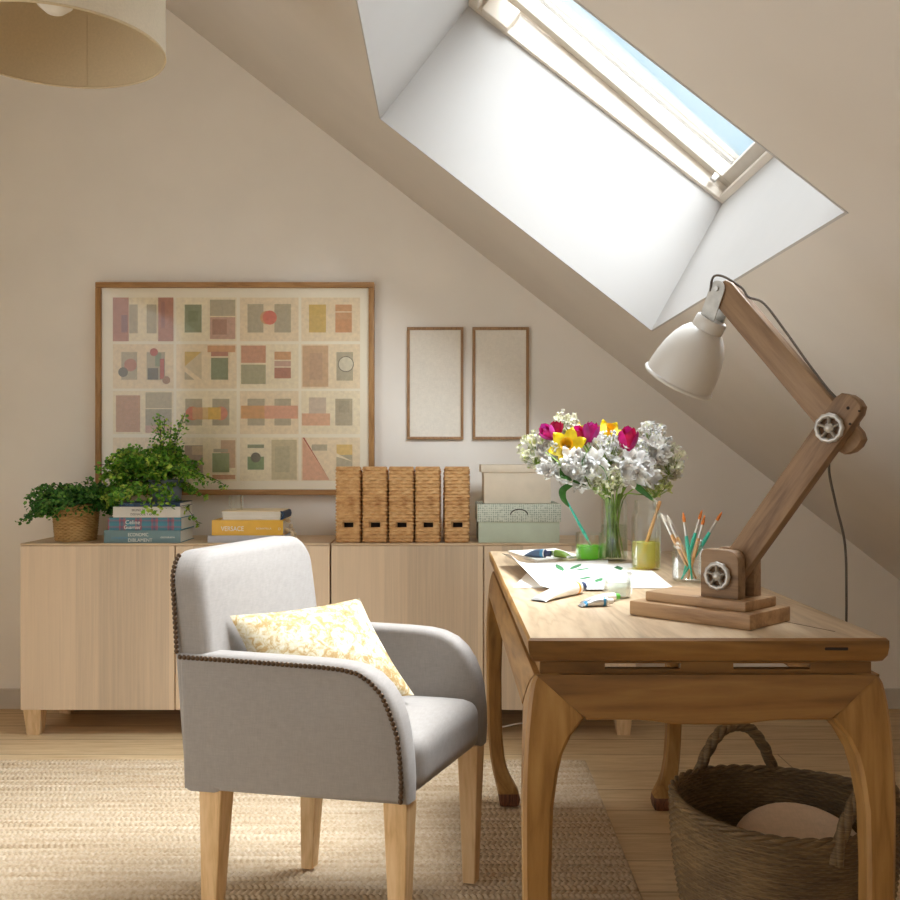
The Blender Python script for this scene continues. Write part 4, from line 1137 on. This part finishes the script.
# ------------------------------------------------------------------ jars
def jar(name, label, px, pyb, r, h, kind, liquid=None, lh=0, cat='jar'):
    c = atz(px, pyb, DZ) + Vector((0, r, 0)); c.z = DZ
    t = thing(name, label, cat, c); T = Matrix.Translation(c)
    if kind == 'mason':
        n = h - .02
        out = [(r * .8, .0), (r * .97, .006), (r, .014), (r, n - .016), (r * .97, n - .006), (r * .9, n), (r * .9, n + .003), (r * .94, n + .005), (r * .94, n + .009), (r * .9, n + .011), (r * .93, n + .013), (r * .93, h - .002), (r * .9, h)]
    elif kind == 'bottle':
        n = h - .032
        out = [(r * .85, 0), (r * .98, .005), (r, .014), (r, n - .016), (r * .93, n - .003), (r * .8, n + .004), (r * .78, n + .008), (r * .82, n + .012), (r * .82, n + .018), (r * .78, n + .02), (r * .8, h - .003), (r * .77, h)]
    elif kind == 'low':
        out = [(r * .82, 0), (r * .95, .004), (r, .012), (r, h - .018), (r * .95, h - .012), (r * .97, h - .009), (r * 1.03, h - .007), (r * 1.04, h - .002), (r * 1.0, h)]
    else:
        out = [(r * .9, 0), (r * .98, .004), (r, .012), (r, h - .004), (r * .985, h)]
    inn = [(max(.001, a - .0028), max(b, .005)) for a, b in out]; inn[0] = (inn[0][0], .005); inn[-1] = (inn[-1][0], h)
    link('glass_body', lathe(BM(), out + inn[::-1], 44, 0, T, True, True), M['glass'], t, smooth=50)
    if liquid:
        lp = [(0, .0055)] + [(max(.001, a - .0032), max(b, .0055)) for a, b in out if b < lh]; lp += [(lp[-1][0], lh), (0, lh)]
        link('liquid', lathe(BM(), lp, 40, 0, T, False, False), M[liquid], t, smooth=50)
    return t, c
def brush(label, tip, foot, kind='turq', group='paint brushes in the jar', r=.0036):
    """tip = bristle end up (or handle end for sticks)"""
    tip, foot = Vector(tip), Vector(foot); d = (foot - tip); L = d.length; d.normalize()
    t = thing('paint_brush' if kind != 'stick' else 'wooden_stick', label, 'paint brush' if kind != 'stick' else 'stick', foot, 0, group)
    def P(s): return tip + d * s
    hm = {'turq': M['turq'], 'wood': M['barewood'], 'white': M['barewood'], 'stick': M['barewood']}[kind]
    if kind == 'stick':
        link('handle', tube(BM(), [P(0), P(.004), P(.02), P(.03), P(L * .5), P(L)], [r * .7, r, r, r * .75, r * 1.1, r * .9], 10), hm, t); return t
    bl, fl = .024, .034
    link('bristles', tube(BM(), [P(0), P(.006), P(.016), P(bl)], [.0006, r * .7, r * 1.05, r * .95], 10), M['bristlew'] if kind == 'white' else M['bristle'], t)
    link('ferrule', tube(BM(), [P(bl - .001), P(bl + fl)], [r * .95, r * 1.05], 10), M['ferrule'], t)
    link('handle', tube(BM(), [P(bl + fl - .001), P(bl + fl + .02), P(bl + fl + .05), P(L)], [r * 1.05, r * 1.35, r * 1.15, r * .5], 10), hm, t)
    return t
# jar of green paint water with an upside-down brush
jt, jc = jar('glass_jar', 'glass tumbler of bright green paint water with one turquoise brush', 591.5, 561.5, .040, .079, 'plain', 'watergreen', .041)
brush('turquoise paint brush leaning in the tumbler of green water', jc + Vector((.022, -.004, .008)), at(563, 494, jc.y - .01), 'turq', None)
# tall jar of yellow water with a stick
jt, jc = jar('glass_jar', 'tall screw-top glass jar of yellow-green paint water holding a wooden stick', 649, 571, .0385, .182, 'bottle', 'wateryellow', .072)
link('pigment', lathe(BM(), [(0, .0062), (.028, .0062), (.026, .010), (.012, .012), (0, .012)], 24, 0, Matrix.Translation(jc), False, False), M['sediment'], jt)
brush('bare wooden stick leaning in the tall jar of yellow-green water', at(660, 501, jc.y + .0), jc + Vector((-.016, .004, .012)), 'stick', None, .0048)
# jar of brushes
jt, jc = jar('glass_jar', 'clear glass preserving jar full of paint brushes behind the lamp base', 692, 583.5, .0375, .098, 'mason')
for (tx, ty), (fx, fy), k, lb, dy in [
    ((661, 513), (.014, .010), 'white', 'white-tipped brush leaning furthest left in the preserving jar', -.005),
    ((667, 515), (.018, -.004), 'white', 'second white-tipped brush close beside the leftmost one', .012),
    ((683, 512), (.006, -.014), 'turq', 'turquoise brush with orange tip leaning slightly left', 0),
    ((702, 510), (-.012, .006), 'turq', 'turquoise brush with the tallest orange tip in the jar middle', .014),
    ((705, 515), (-.004, -.012), 'wood', 'bare wood brush in front of the tallest turquoise brush', -.006),
    ((722, 512), (-.018, -.008), 'turq', 'turquoise brush with orange tip leaning furthest right', 0)]:
    brush(lb, at(tx, ty, jc.y + dy), jc + Vector((fx, fy, .0065)), k)
jar('glass_jar', 'low wide-mouthed glass jar of water standing on the edge of the paper', 620, 599.5, .031, .056, 'low', 'watermilk', .034)
# vase
vt, vc = jar('flower_vase', 'straight clear glass vase holding the spring bouquet', 616.5, 561.5, .0385, .176, 'plain', 'waterclear', .10, 'vase')

# ------------------------------------------------------------------ bouquet
rb = random.Random(21)
def stem(parent, tip, mat=None, r=.0022, base=None):
    b = base or vc + Vector((rb.uniform(-.024, .024), rb.uniform(-.024, .024), .008))
    rim = vc + Vector(((tip.x - vc.x) * .16, (tip.y - vc.y) * .16, .172))
    rv = Vector((rim.x - vc.x, rim.y - vc.y, 0))
    if rv.length > .03: rim = Vector((vc.x, vc.y, rim.z)) + rv.normalized() * .03
    ln = 14
    pts = smoothpts([b, rim, rim.lerp(tip, .55) + Vector((0, 0, .012)), tip], 5)
    link('stem', tube(BM(), pts, r, 6), mat or M['stemgreen'], parent); return (pts[-1] - pts[-2]).normalized()
def basis(d):
    return Vector((0, 0, 1)).rotation_difference(d.normalized()).to_matrix().to_4x4()
def petal(bm, M4, L, W, cup, open_, ang, mi=0, n=6, tip=1.0):
    """one petal: from the origin up local z, leaning outwards by open_"""
    t = bmesh.new(); g = []
    for j in range(n + 1):
        v = j / n; w = W * math.sin(PI * (.12 + .88 * v) ** .9) ** .8 if v < 1 else W * .05
        out = open_ * math.sin(v * PI * .5) * L * (1 if tip > 0 else 1) + cup * math.sin(PI * v) * L
        row = []
        for i in range(5):
            u = (i - 2) / 2
            row.append(t.verts.new((out - abs(u) ** 2 * W * .45, u * w, v * L * math.cos(open_ * .9) + 0)))
        g.append(row)
    for a, b in zip(g, g[1:]):
        for i in range(4): t.faces.new((a[i], a[i + 1], b[i + 1], b[i]))
    merge(bm, t, mi, M4 @ Matrix.Rotation(ang, 4, 'Z'))
VY = vc.y
def tulip(label, px, py, Y, d, mats, s=1.0):
    p = at(px, py, Y); t = thing('tulip', label, 'flower', vc + Vector((0, 0, .01)), 0, 'tulips in the vase')
    d = Vector(d).normalized(); base = p - d * .026 * s
    stem(t, base, None, .003)
    bm = BM(); T = Matrix.Translation(base) @ basis(d)
    def cup(R, L, A, ang, flare, mi):
        def f(u, v):
            vv = v ** .9; rr = R * math.sin(PI * (.10 + .72 * vv)) ** .75 + flare * vv ** 3
            w = A * max(0, 1 - vv ** 3.2) ** .6; th = ang + (u - .5) * 2 * w
            dip = .0012 * math.cos((u - .5) * 2 * PI) * vv
            return T @ Vector(((rr - dip) * math.cos(th), (rr - dip) * math.sin(th), L * vv * (1 + .04 * math.cos((u - .5) * PI))))
        surf(bm, f, 10, 12, False, mi)
    for k in range(3): cup(.0155 * s, .046 * s, 1.0, 2 * PI * k / 3 + .5, .001, 0)
    for k in range(3): cup(.0185 * s, .044 * s, .92, 2 * PI * k / 3 + 1.55, .005 * s, 1)
    link('petals', bm, mats, t, smooth=70)
tulip('violet-pink tulip at the far left of the bouquet', 547, 432, VY - .06, (-.5, -.45, .5), [M['magenta'], M['violet']], 1.1)
tulip('small crimson tulip tucked behind the leftmost tulip', 556.5, 428, VY - .02, (.1, -.2, 1), [M['crimson'], M['crimson']], .95)
tulip('magenta tulip left of the centre above the yellow daffodil', 580, 435, VY - .04, (-.5, -.5, .75), [M['crimson'], M['magenta']], 1.2)
tulip('violet tulip with upright petals in the centre of the bouquet', 591, 431, VY - .06, (.15, -.3, 1), [M['magenta'], M['violet']], 1.2)
tulip('large open magenta tulip at the right above the white blossom', 628, 438, VY - .07, (.05, -.45, .9), [M['crimson'], M['magenta']], 1.45)
def daffodil(label, px, py, Y, d, s=1.0):
    p = at(px, py, Y); t = thing('daffodil', label, 'flower', vc + Vector((0, 0, .01)), 0, 'daffodils in the vase')
    d = Vector(d).normalized(); stem(t, p - d * .012, None, .0026)
    bm = BM(); T = Matrix.Translation(p - d * .008) @ basis(d)
    for k in range(6): petal(bm, T, .036 * s, .014 * s, .05, 1.15, 2 * PI * k / 6, 0)
    link('petals', bm, M['yellow'], t, smooth=70)
    bm = BM(); lathe(bm, [(.005 * s, 0), (.008 * s, .008 * s), (.010 * s, .018 * s), (.014 * s, .025 * s), (.012 * s, .023 * s), (.007 * s, .008 * s)], 16, 0, T, False, False)
    link('trumpet', bm, M['orange'], t)
daffodil('yellow daffodil facing forward below the left tulips', 568, 447, VY - .09, (-.3, -.9, .35), 1.35)
daffodil('yellow daffodil at the top centre between the tulips', 609.5, 431, VY + .0, (.2, -.6, .8), 1.05)
daffodil('small yellow daffodil peeking out between the left tulips', 575, 429, VY + .03, (-.2, -.5, .8), .8)
def white_flower(label, px, py, Y, d, nf, rad, s=1.0):
    p = at(px, py, Y); t = thing('white_alstroemeria', label, 'flower', vc + Vector((0, 0, .01)), 0, 'white alstroemerias in the vase')
    d = Vector(d).normalized(); sd = stem(t, p - d * .03, None, .0022)
    bm = BM()
    for k in range(nf):
        o = Vector((rb.uniform(-1, 1), rb.uniform(-1, .4), rb.uniform(-1, 1))).normalized()
        c = p + o * rad * rb.uniform(.4, 1); dd = (o * .8 + d * .6 + Vector((0, -.3, .1))).normalized()
        tube(bm, [p - d * .03, c - dd * .012], .0012, 4, 2, cap=False)
        T = Matrix.Translation(c - dd * .012) @ basis(dd); a0 = rb.uniform(0, 2)
        for q in range(6): petal(bm, T, .034 * s * rb.uniform(.85, 1.1), .0105 * s, .08, .62 + .2 * (q % 2), a0 + 2 * PI * q / 6, 0 if q % 3 else 1, 5)
    link('petals', bm, [M['petal'], M['blush'], M['stemgreen']], t, smooth=70)
for a in [('white alstroemeria head at the outer left under the tulips', 541, 458, VY - .05, (-.7, -.4, .4), 5, .03, 1.1),
          ('lowest white alstroemeria head, drooping at the left', 554, 475, VY - .10, (-.5, -.7, -.1), 6, .032, 1.15),
          ('white alstroemeria head below the front daffodil', 573, 464, VY - .12, (-.3, -.9, .2), 6, .034, 1.2),
          ('white alstroemeria head hanging low beside the green stems', 579, 478, VY - .10, (-.2, -.9, -.2), 5, .03, 1.0),
          ('white alstroemeria head in the middle under the violet tulip', 596, 462, VY - .12, (0, -1, .2), 5, .03, 1.15),
          ('white alstroemeria head right of the centre', 630, 466, VY - .12, (.2, -.9, .2), 6, .034, 1.25),
          ('white alstroemeria head low on the right side', 643, 472, VY - .08, (.5, -.8, 0), 6, .034, 1.15),
          ('white alstroemeria head at the upper right edge of the bouquet', 655, 450, VY - .03, (.6, -.4, .6), 6, .034, 1.15)]: white_flower(*a)
def blossom(label, px, py, Y, rad, n, mats, spread=(1, 1, 1)):
    p = at(px, py, Y); t = thing('blossom_sprig', label, 'flower', vc + Vector((0, 0, .01)), 0, 'blossom sprigs in the vase')
    stem(t, p - Vector((0, 0, rad * .8)), None, .0018)
    bm = BM(); root = p - Vector((0, 0, rad * .8))
    for k in range(n):
        o = Vector((rb.gauss(0, .5) * spread[0], rb.gauss(0, .5) * spread[1], rb.gauss(0, .5) * spread[2]))
        if o.length > .95: o *= .95 / o.length
        c = p + o * rad
        if k % 3 == 0: tube(bm, [root, c], .0007, 3, 2, cap=False)
        r = rb.uniform(.0032, .0058)
        if rb.random() < .5: bmesh.ops.create_icosphere(bm, subdivisions=1, radius=r, matrix=Matrix.Translation(c))
        else:
            T = Matrix.Translation(c) @ basis(Vector((rb.uniform(-1, 1), rb.uniform(-1, .1), rb.uniform(-.4, 1))))
            for q in range(4): petal(bm, T, r * 2, r * 1.0, .05, 1.1, PI / 2 * q, 0 if rb.random() < .8 else 1, 3)
    link('blossom', bm, [M[mats[0]], M[mats[1]], M['stemgreen']], t, smooth=60)
for a in [('loose cream blossom sprig spilling out at the far left', 538, 450, VY - .02, .055, 150, ('bud', 'budgreen'), (1, .8, 1.1)),
          ('cream blossom sprig at the top left between the tulips', 566, 424, VY + .02, .04, 80, ('bud', 'petal'), (1.2, .8, .8)),
          ('white blossom cluster in the upper middle of the bouquet', 609, 450, VY - .06, .055, 190, ('petal', 'bud'), (1.1, .8, 1)),
          ('cream-green blossom sprig at the bottom centre above the vase', 607, 480, VY - .10, .05, 170, ('bud', 'budgreen'), (1.1, .8, .8)),
          ('tall white blossom cluster at the upper right', 653, 441, VY + .01, .055, 210, ('petal', 'bud'), (1, .8, 1.1)),
          ('loose blossom sprig at the far right edge', 670, 462, VY + .0, .05, 150, ('bud', 'petal'), (.7, .8, 1.2)),
          ('greenish blossom sprig low on the right', 655, 485, VY - .03, .045, 130, ('budgreen', 'bud'), (1.2, .8, .6)),
          ('white blossom cluster under the left tulips', 557, 452, VY - .05, .045, 120, ('petal', 'bud'), (1, .8, 1)),
          ('white blossom cluster between centre and right', 640, 456, VY - .04, .05, 150, ('petal', 'bud'), (1, .8, 1))]: blossom(*a)
def leaf_blade(label, pts, w, mat='leafgreen'):
    t = thing('leaf_blade', label, 'leaf', vc + Vector((0, 0, .01)), 0, 'loose green leaves in the bouquet')
    P = smoothpts([vc + Vector((rb.uniform(-.015, .015), rb.uniform(-.015, .015), .02)), vc + Vector(((pts[0][0] - 616) * .0004, -.01, .17))] + [at(*p) for p in pts], 8)
    bm = BM(); n = len(P)
    ws = []
    for i in range(n):
        u = i / (n - 1); ws.append(.0016 if u < .42 else .0016 + w * math.sin(PI * min(1, (u - .42) / .58) ** .8) ** .9)
    tube(bm, P, ws, 6, 0, .0012); link('blade', bm, M[mat], t, smooth=60)
leaf_blade('arching green leaf curling down left over the turquoise brush', [(585, 482, VY - .08), (565, 488, VY - .11), (563, 497, VY - .12), (569, 507, VY - .12)], .0085)
leaf_blade('dark green leaf drooping right over the tall jar', [(630, 482, VY - .06), (640, 489, VY - .1), (655, 502, VY - .12)], .008)
leaf_blade('green leaf standing up at the left between the white heads', [(566, 470, VY - .12), (556, 460, VY - .13), (545, 452, VY - .13)], .008, 'stemgreen')
leaf_blade('green leaf beside the front daffodil in the middle', [(584, 468, VY - .13), (585, 456, VY - .14), (591, 446, VY - .14)], .008, 'leafgreen')
leaf_blade('small dark leaf behind the centre blossom', [(606, 474, VY - .15), (603, 468, VY - .15), (598, 464, VY - .15)], .006)
leaf_blade('broad green leaf low at the left of the bouquet', [(572, 480, VY - .14), (563, 476, VY - .14), (560, 468, VY - .14)], .011)
leaf_blade('pale green leaf rising from the vase on the left side', [(592, 488, VY - .09), (586, 478, VY - .11), (580, 470, VY - .12)], .008, 'stemgreen')

# ------------------------------------------------------------------ seagrass basket under the desk
bc = Vector((.715, 2.13, 0)); BR0, BR1, BHt = .175, .232, .342
bask = thing('seagrass_basket', 'large brown woven seagrass basket with two loop handles on the floor under the desk', 'basket', bc)
def bpos(r_off):
    def f(u, v):
        a = 2 * PI * u; k = math.sin(PI / 2 * min(1, v * 1.02)) ** .75; r = BR0 + (BR1 - BR0) * k + r_off
        return Vector((bc.x + r * math.cos(a) * 1.0, bc.y + r * math.sin(a) * 1.0, .004 + v * (BHt - .004) + .006 * math.cos(2 * a + .6) * v))
    return f
bm = BM(); weave(bm, bpos(0), 120, 56, .0024, ku=3)
lathe(bm, [(0, .001), (BR0, .001), (BR0 + .003, .006)], 48, 0, Matrix.Translation(bc), False, False)
link('basket_wall', bm, M['seagrass'], bask)
bm = BM(); fin = bpos(-.012)
weave(bm, lambda u, v: fin(1 - u, v), 120, 50, .0022, ku=3)
lathe(bm, [(0, .012), (BR0 - .005, .012)], 48, 0, Matrix.Translation(bc), False, False)
link('lining', bm, M['seagrass'], bask)
bm = BM(); rf = bpos(-.006)
for k in range(3):
    tube(bm, [rf(i / 160, 1) + Vector((0, 0, .002)) + Vector((math.cos(2 * PI * i / 160), math.sin(2 * PI * i / 160), 0)) * (.006 * math.cos(i * .55 + 2 * PI * k / 3)) + Vector((0, 0, .006 * math.sin(i * .55 + 2 * PI * k / 3))) for i in range(161)], .0055, 6)
link('rim', bm, M['seagrass'], bask)
def handle(a0, half, hgt, lean):
    bm = BM()
    e0, e1 = rf((a0 - half) / (2 * PI), 1), rf((a0 + half) / (2 * PI), 1); mid = (e0 + e1) / 2
    outw = Vector((math.cos(a0), math.sin(a0), 0)); ax_ = (e1 - e0) / 2
    core = []
    for i in range(41):
        t = -1.12 + 2.24 * i / 40
        h = hgt * (1 - abs(t) ** 2.6) if abs(t) < 1 else -(abs(t) - 1) * .35
        core.append(mid + ax_ * t * (1 - .12 * max(0, 1 - abs(t))) + Vector((0, 0, h + .004)) + outw * (lean * max(0, h) + .004))
    fr = frames(core)
    for k in range(3):
        tube(bm, [p + s * (.0058 * math.cos(i * .62 + 2 * PI * k / 3)) + u * (.0058 * math.sin(i * .62 + 2 * PI * k / 3)) for i, (p, s, u) in enumerate(fr)], .0085, 7)
    link('handle', bm, M['seagrass'], bask, smooth=60)
handle(math.radians(100), .42, .105, -.05)
handle(math.radians(-58), .42, .105, .12)
bm = BM()
bmesh.ops.create_uvsphere(bm, u_segments=40, v_segments=24, radius=1, matrix=Matrix.Translation((bc.x + .045, bc.y + .01, .225)) @ Matrix.Rotation(math.radians(32), 4, 'X') @ Matrix.Diagonal((.145, .13, .045, 1)))
tag(link('round_cushion', bm, M['beigecloth'], smooth=80, origin=(bc.x + .03, bc.y, .2)), 'round beige cushion lying inside the seagrass basket', 'cushion')

# ------------------------------------------------------------------ pendant lamp
LX, LY, LZ, LR, LHh = -.879, 2.248, 1.993, .24, .30
pt_ = thing('pendant_lamp', 'cream fabric drum pendant lamp hanging from the ceiling at upper left', 'lamp', (LX, LY, LZ))
T = Matrix.Translation((LX, LY, LZ))
link('lamp_shade', lathe(BM(), [(LR, 0), (LR, LHh)], 96, 0, T, False, False), M['shade'], pt_, smooth=60)
link('shade_lining', lathe(BM(), [(LR - .003, 0), (LR - .003, LHh)], 96, 0, T, False, False), M['shade_in'], pt_, smooth=60)
for zz in (0, LHh):
  bm = BM(); tube(bm, [(LX + (LR - .0015) * math.cos(2 * PI * i / 96), LY + (LR - .0015) * math.sin(2 * PI * i / 96), LZ + zz) for i in range(97)], .003, 8)
  link('shade_ring', bm, M['shade_in'], pt_)
a = math.radians(95)
link('seam', box(BM(), -.004, .004, LR - .0045, LR - .0032, .004, LHh - .004, 0, 1, 0, T @ Matrix.Rotation(math.radians(4), 4, 'Z')), M['shade_in'], pt_, smooth=0)
bm = BM()
for k in range(3): tube(bm, [(LX, LY, LZ + LHh - .03), (LX + LR * .98 * math.cos(2 * PI * k / 3 + .3), LY + LR * .98 * math.sin(2 * PI * k / 3 + .3), LZ + LHh - .002)], .002, 6)
link('spider', bm, M['nickel'], pt_)
link('bulb', lathe(BM(), [(0, .078), (.02, .081), (.038, .096), (.046, .12), (.042, .145), (.026, .17), (.017, .19), (.016, .2), (0, .2)], 28, 0, T, False, False), M['opal'], pt_, smooth=80)
link('lamp_holder', lathe(BM(), [(0, .196), (.021, .196), (.023, .24), (.014, .285), (0, .285)], 24, 0, T, False, False), M['whiteplastic'], pt_)
zc_ = zs(LX)
link('cable', tube(BM(), [(LX, LY, LZ + .28), (LX, LY, zc_ - .001)], .003, 8), M['whiteplastic'], pt_)
link('ceiling_rose', lathe(BM(), [(0, -.03), (.03, -.03), (.045, -.015), (.05, .0), (0, 0)], 28, 0, Matrix.Translation((LX, LY, zc_ - .002)) @ Matrix.Rotation(math.atan(SL), 4, 'Y'), False, False), M['whiteplastic'], pt_)

# ------------------------------------------------------------------ light
w = bpy.data.worlds.new('sky'); sc.world = w; w.use_nodes = True; nt = w.node_tree; nt.nodes.clear()
o = nt.nodes.new('ShaderNodeOutputWorld'); bg = nt.nodes.new('ShaderNodeBackground'); tc = nt.nodes.new('ShaderNodeTexCoord'); sp = nt.nodes.new('ShaderNodeSeparateXYZ')
mr = nt.nodes.new('ShaderNodeMapRange'); mx = nt.nodes.new('ShaderNodeMix'); mx.data_type = 'RGBA'
mr.inputs['From Min'].default_value = .45; mr.inputs['From Max'].default_value = .85
nt.links.new(tc.outputs['Generated'], sp.inputs[0]); nt.links.new(sp.outputs[1], mr.inputs[0]); nt.links.new(mr.outputs[0], mx.inputs[0])
mx.inputs[6].default_value = (1.2, 1.25, 1.28, 1)       # hazy white side of the sky behind the camera
mx.inputs[7].default_value = (.30, .47, .57, 1)       # clear blue side beyond the roof window
nt.links.new(mx.outputs[2], bg.inputs[0]); nt.links.new(bg.outputs[0], o.inputs[0]); bg.inputs[1].default_value = 1.0
def added_sun(name, d, strength, angle, col):
    l = bpy.data.lights.new(name, 'SUN'); l.energy = strength; l.angle = math.radians(angle); l.color = col
    ob = bpy.data.objects.new(name, l); COL.objects.link(ob); ob.rotation_euler = Vector(d).to_track_quat('-Z', 'Y').to_euler(); return ob
added_sun('added_sun', (-.17, .86, -.40), 5.8, 32, (.90, .95, 1.0))  # second sun lamp, added to brighten the back wall
added_sun('sky_glow', (-.48, -.14, -.88), 11.3, 54, (.90, .95, 1.0))  # wide sun lamp standing in for bright sky over the roof window
sc.cycles.transparent_max_bounces = 32; sc.cycles.max_bounces = 14; sc.cycles.diffuse_bounces = 9

# ------------------------------------------------------------------ camera
cam = bpy.data.cameras.new('camera'); co = bpy.data.objects.new('camera', cam); COL.objects.link(co)
cam.sensor_width = 36; cam.lens = 36 * F / 900; co.location = (0, 0, CH); co.rotation_euler = (PI / 2, 0, 0)
cam.shift_x = (450 - CX) / 900; cam.shift_y = (CY - 450) / 900; cam.clip_start = .05
sc.camera = co
vs = sc.view_settings; vs.view_transform = 'Standard'; vs.look = 'None'; vs.gamma = 1; vs.use_curve_mapping = False; vs.exposure = 0.89
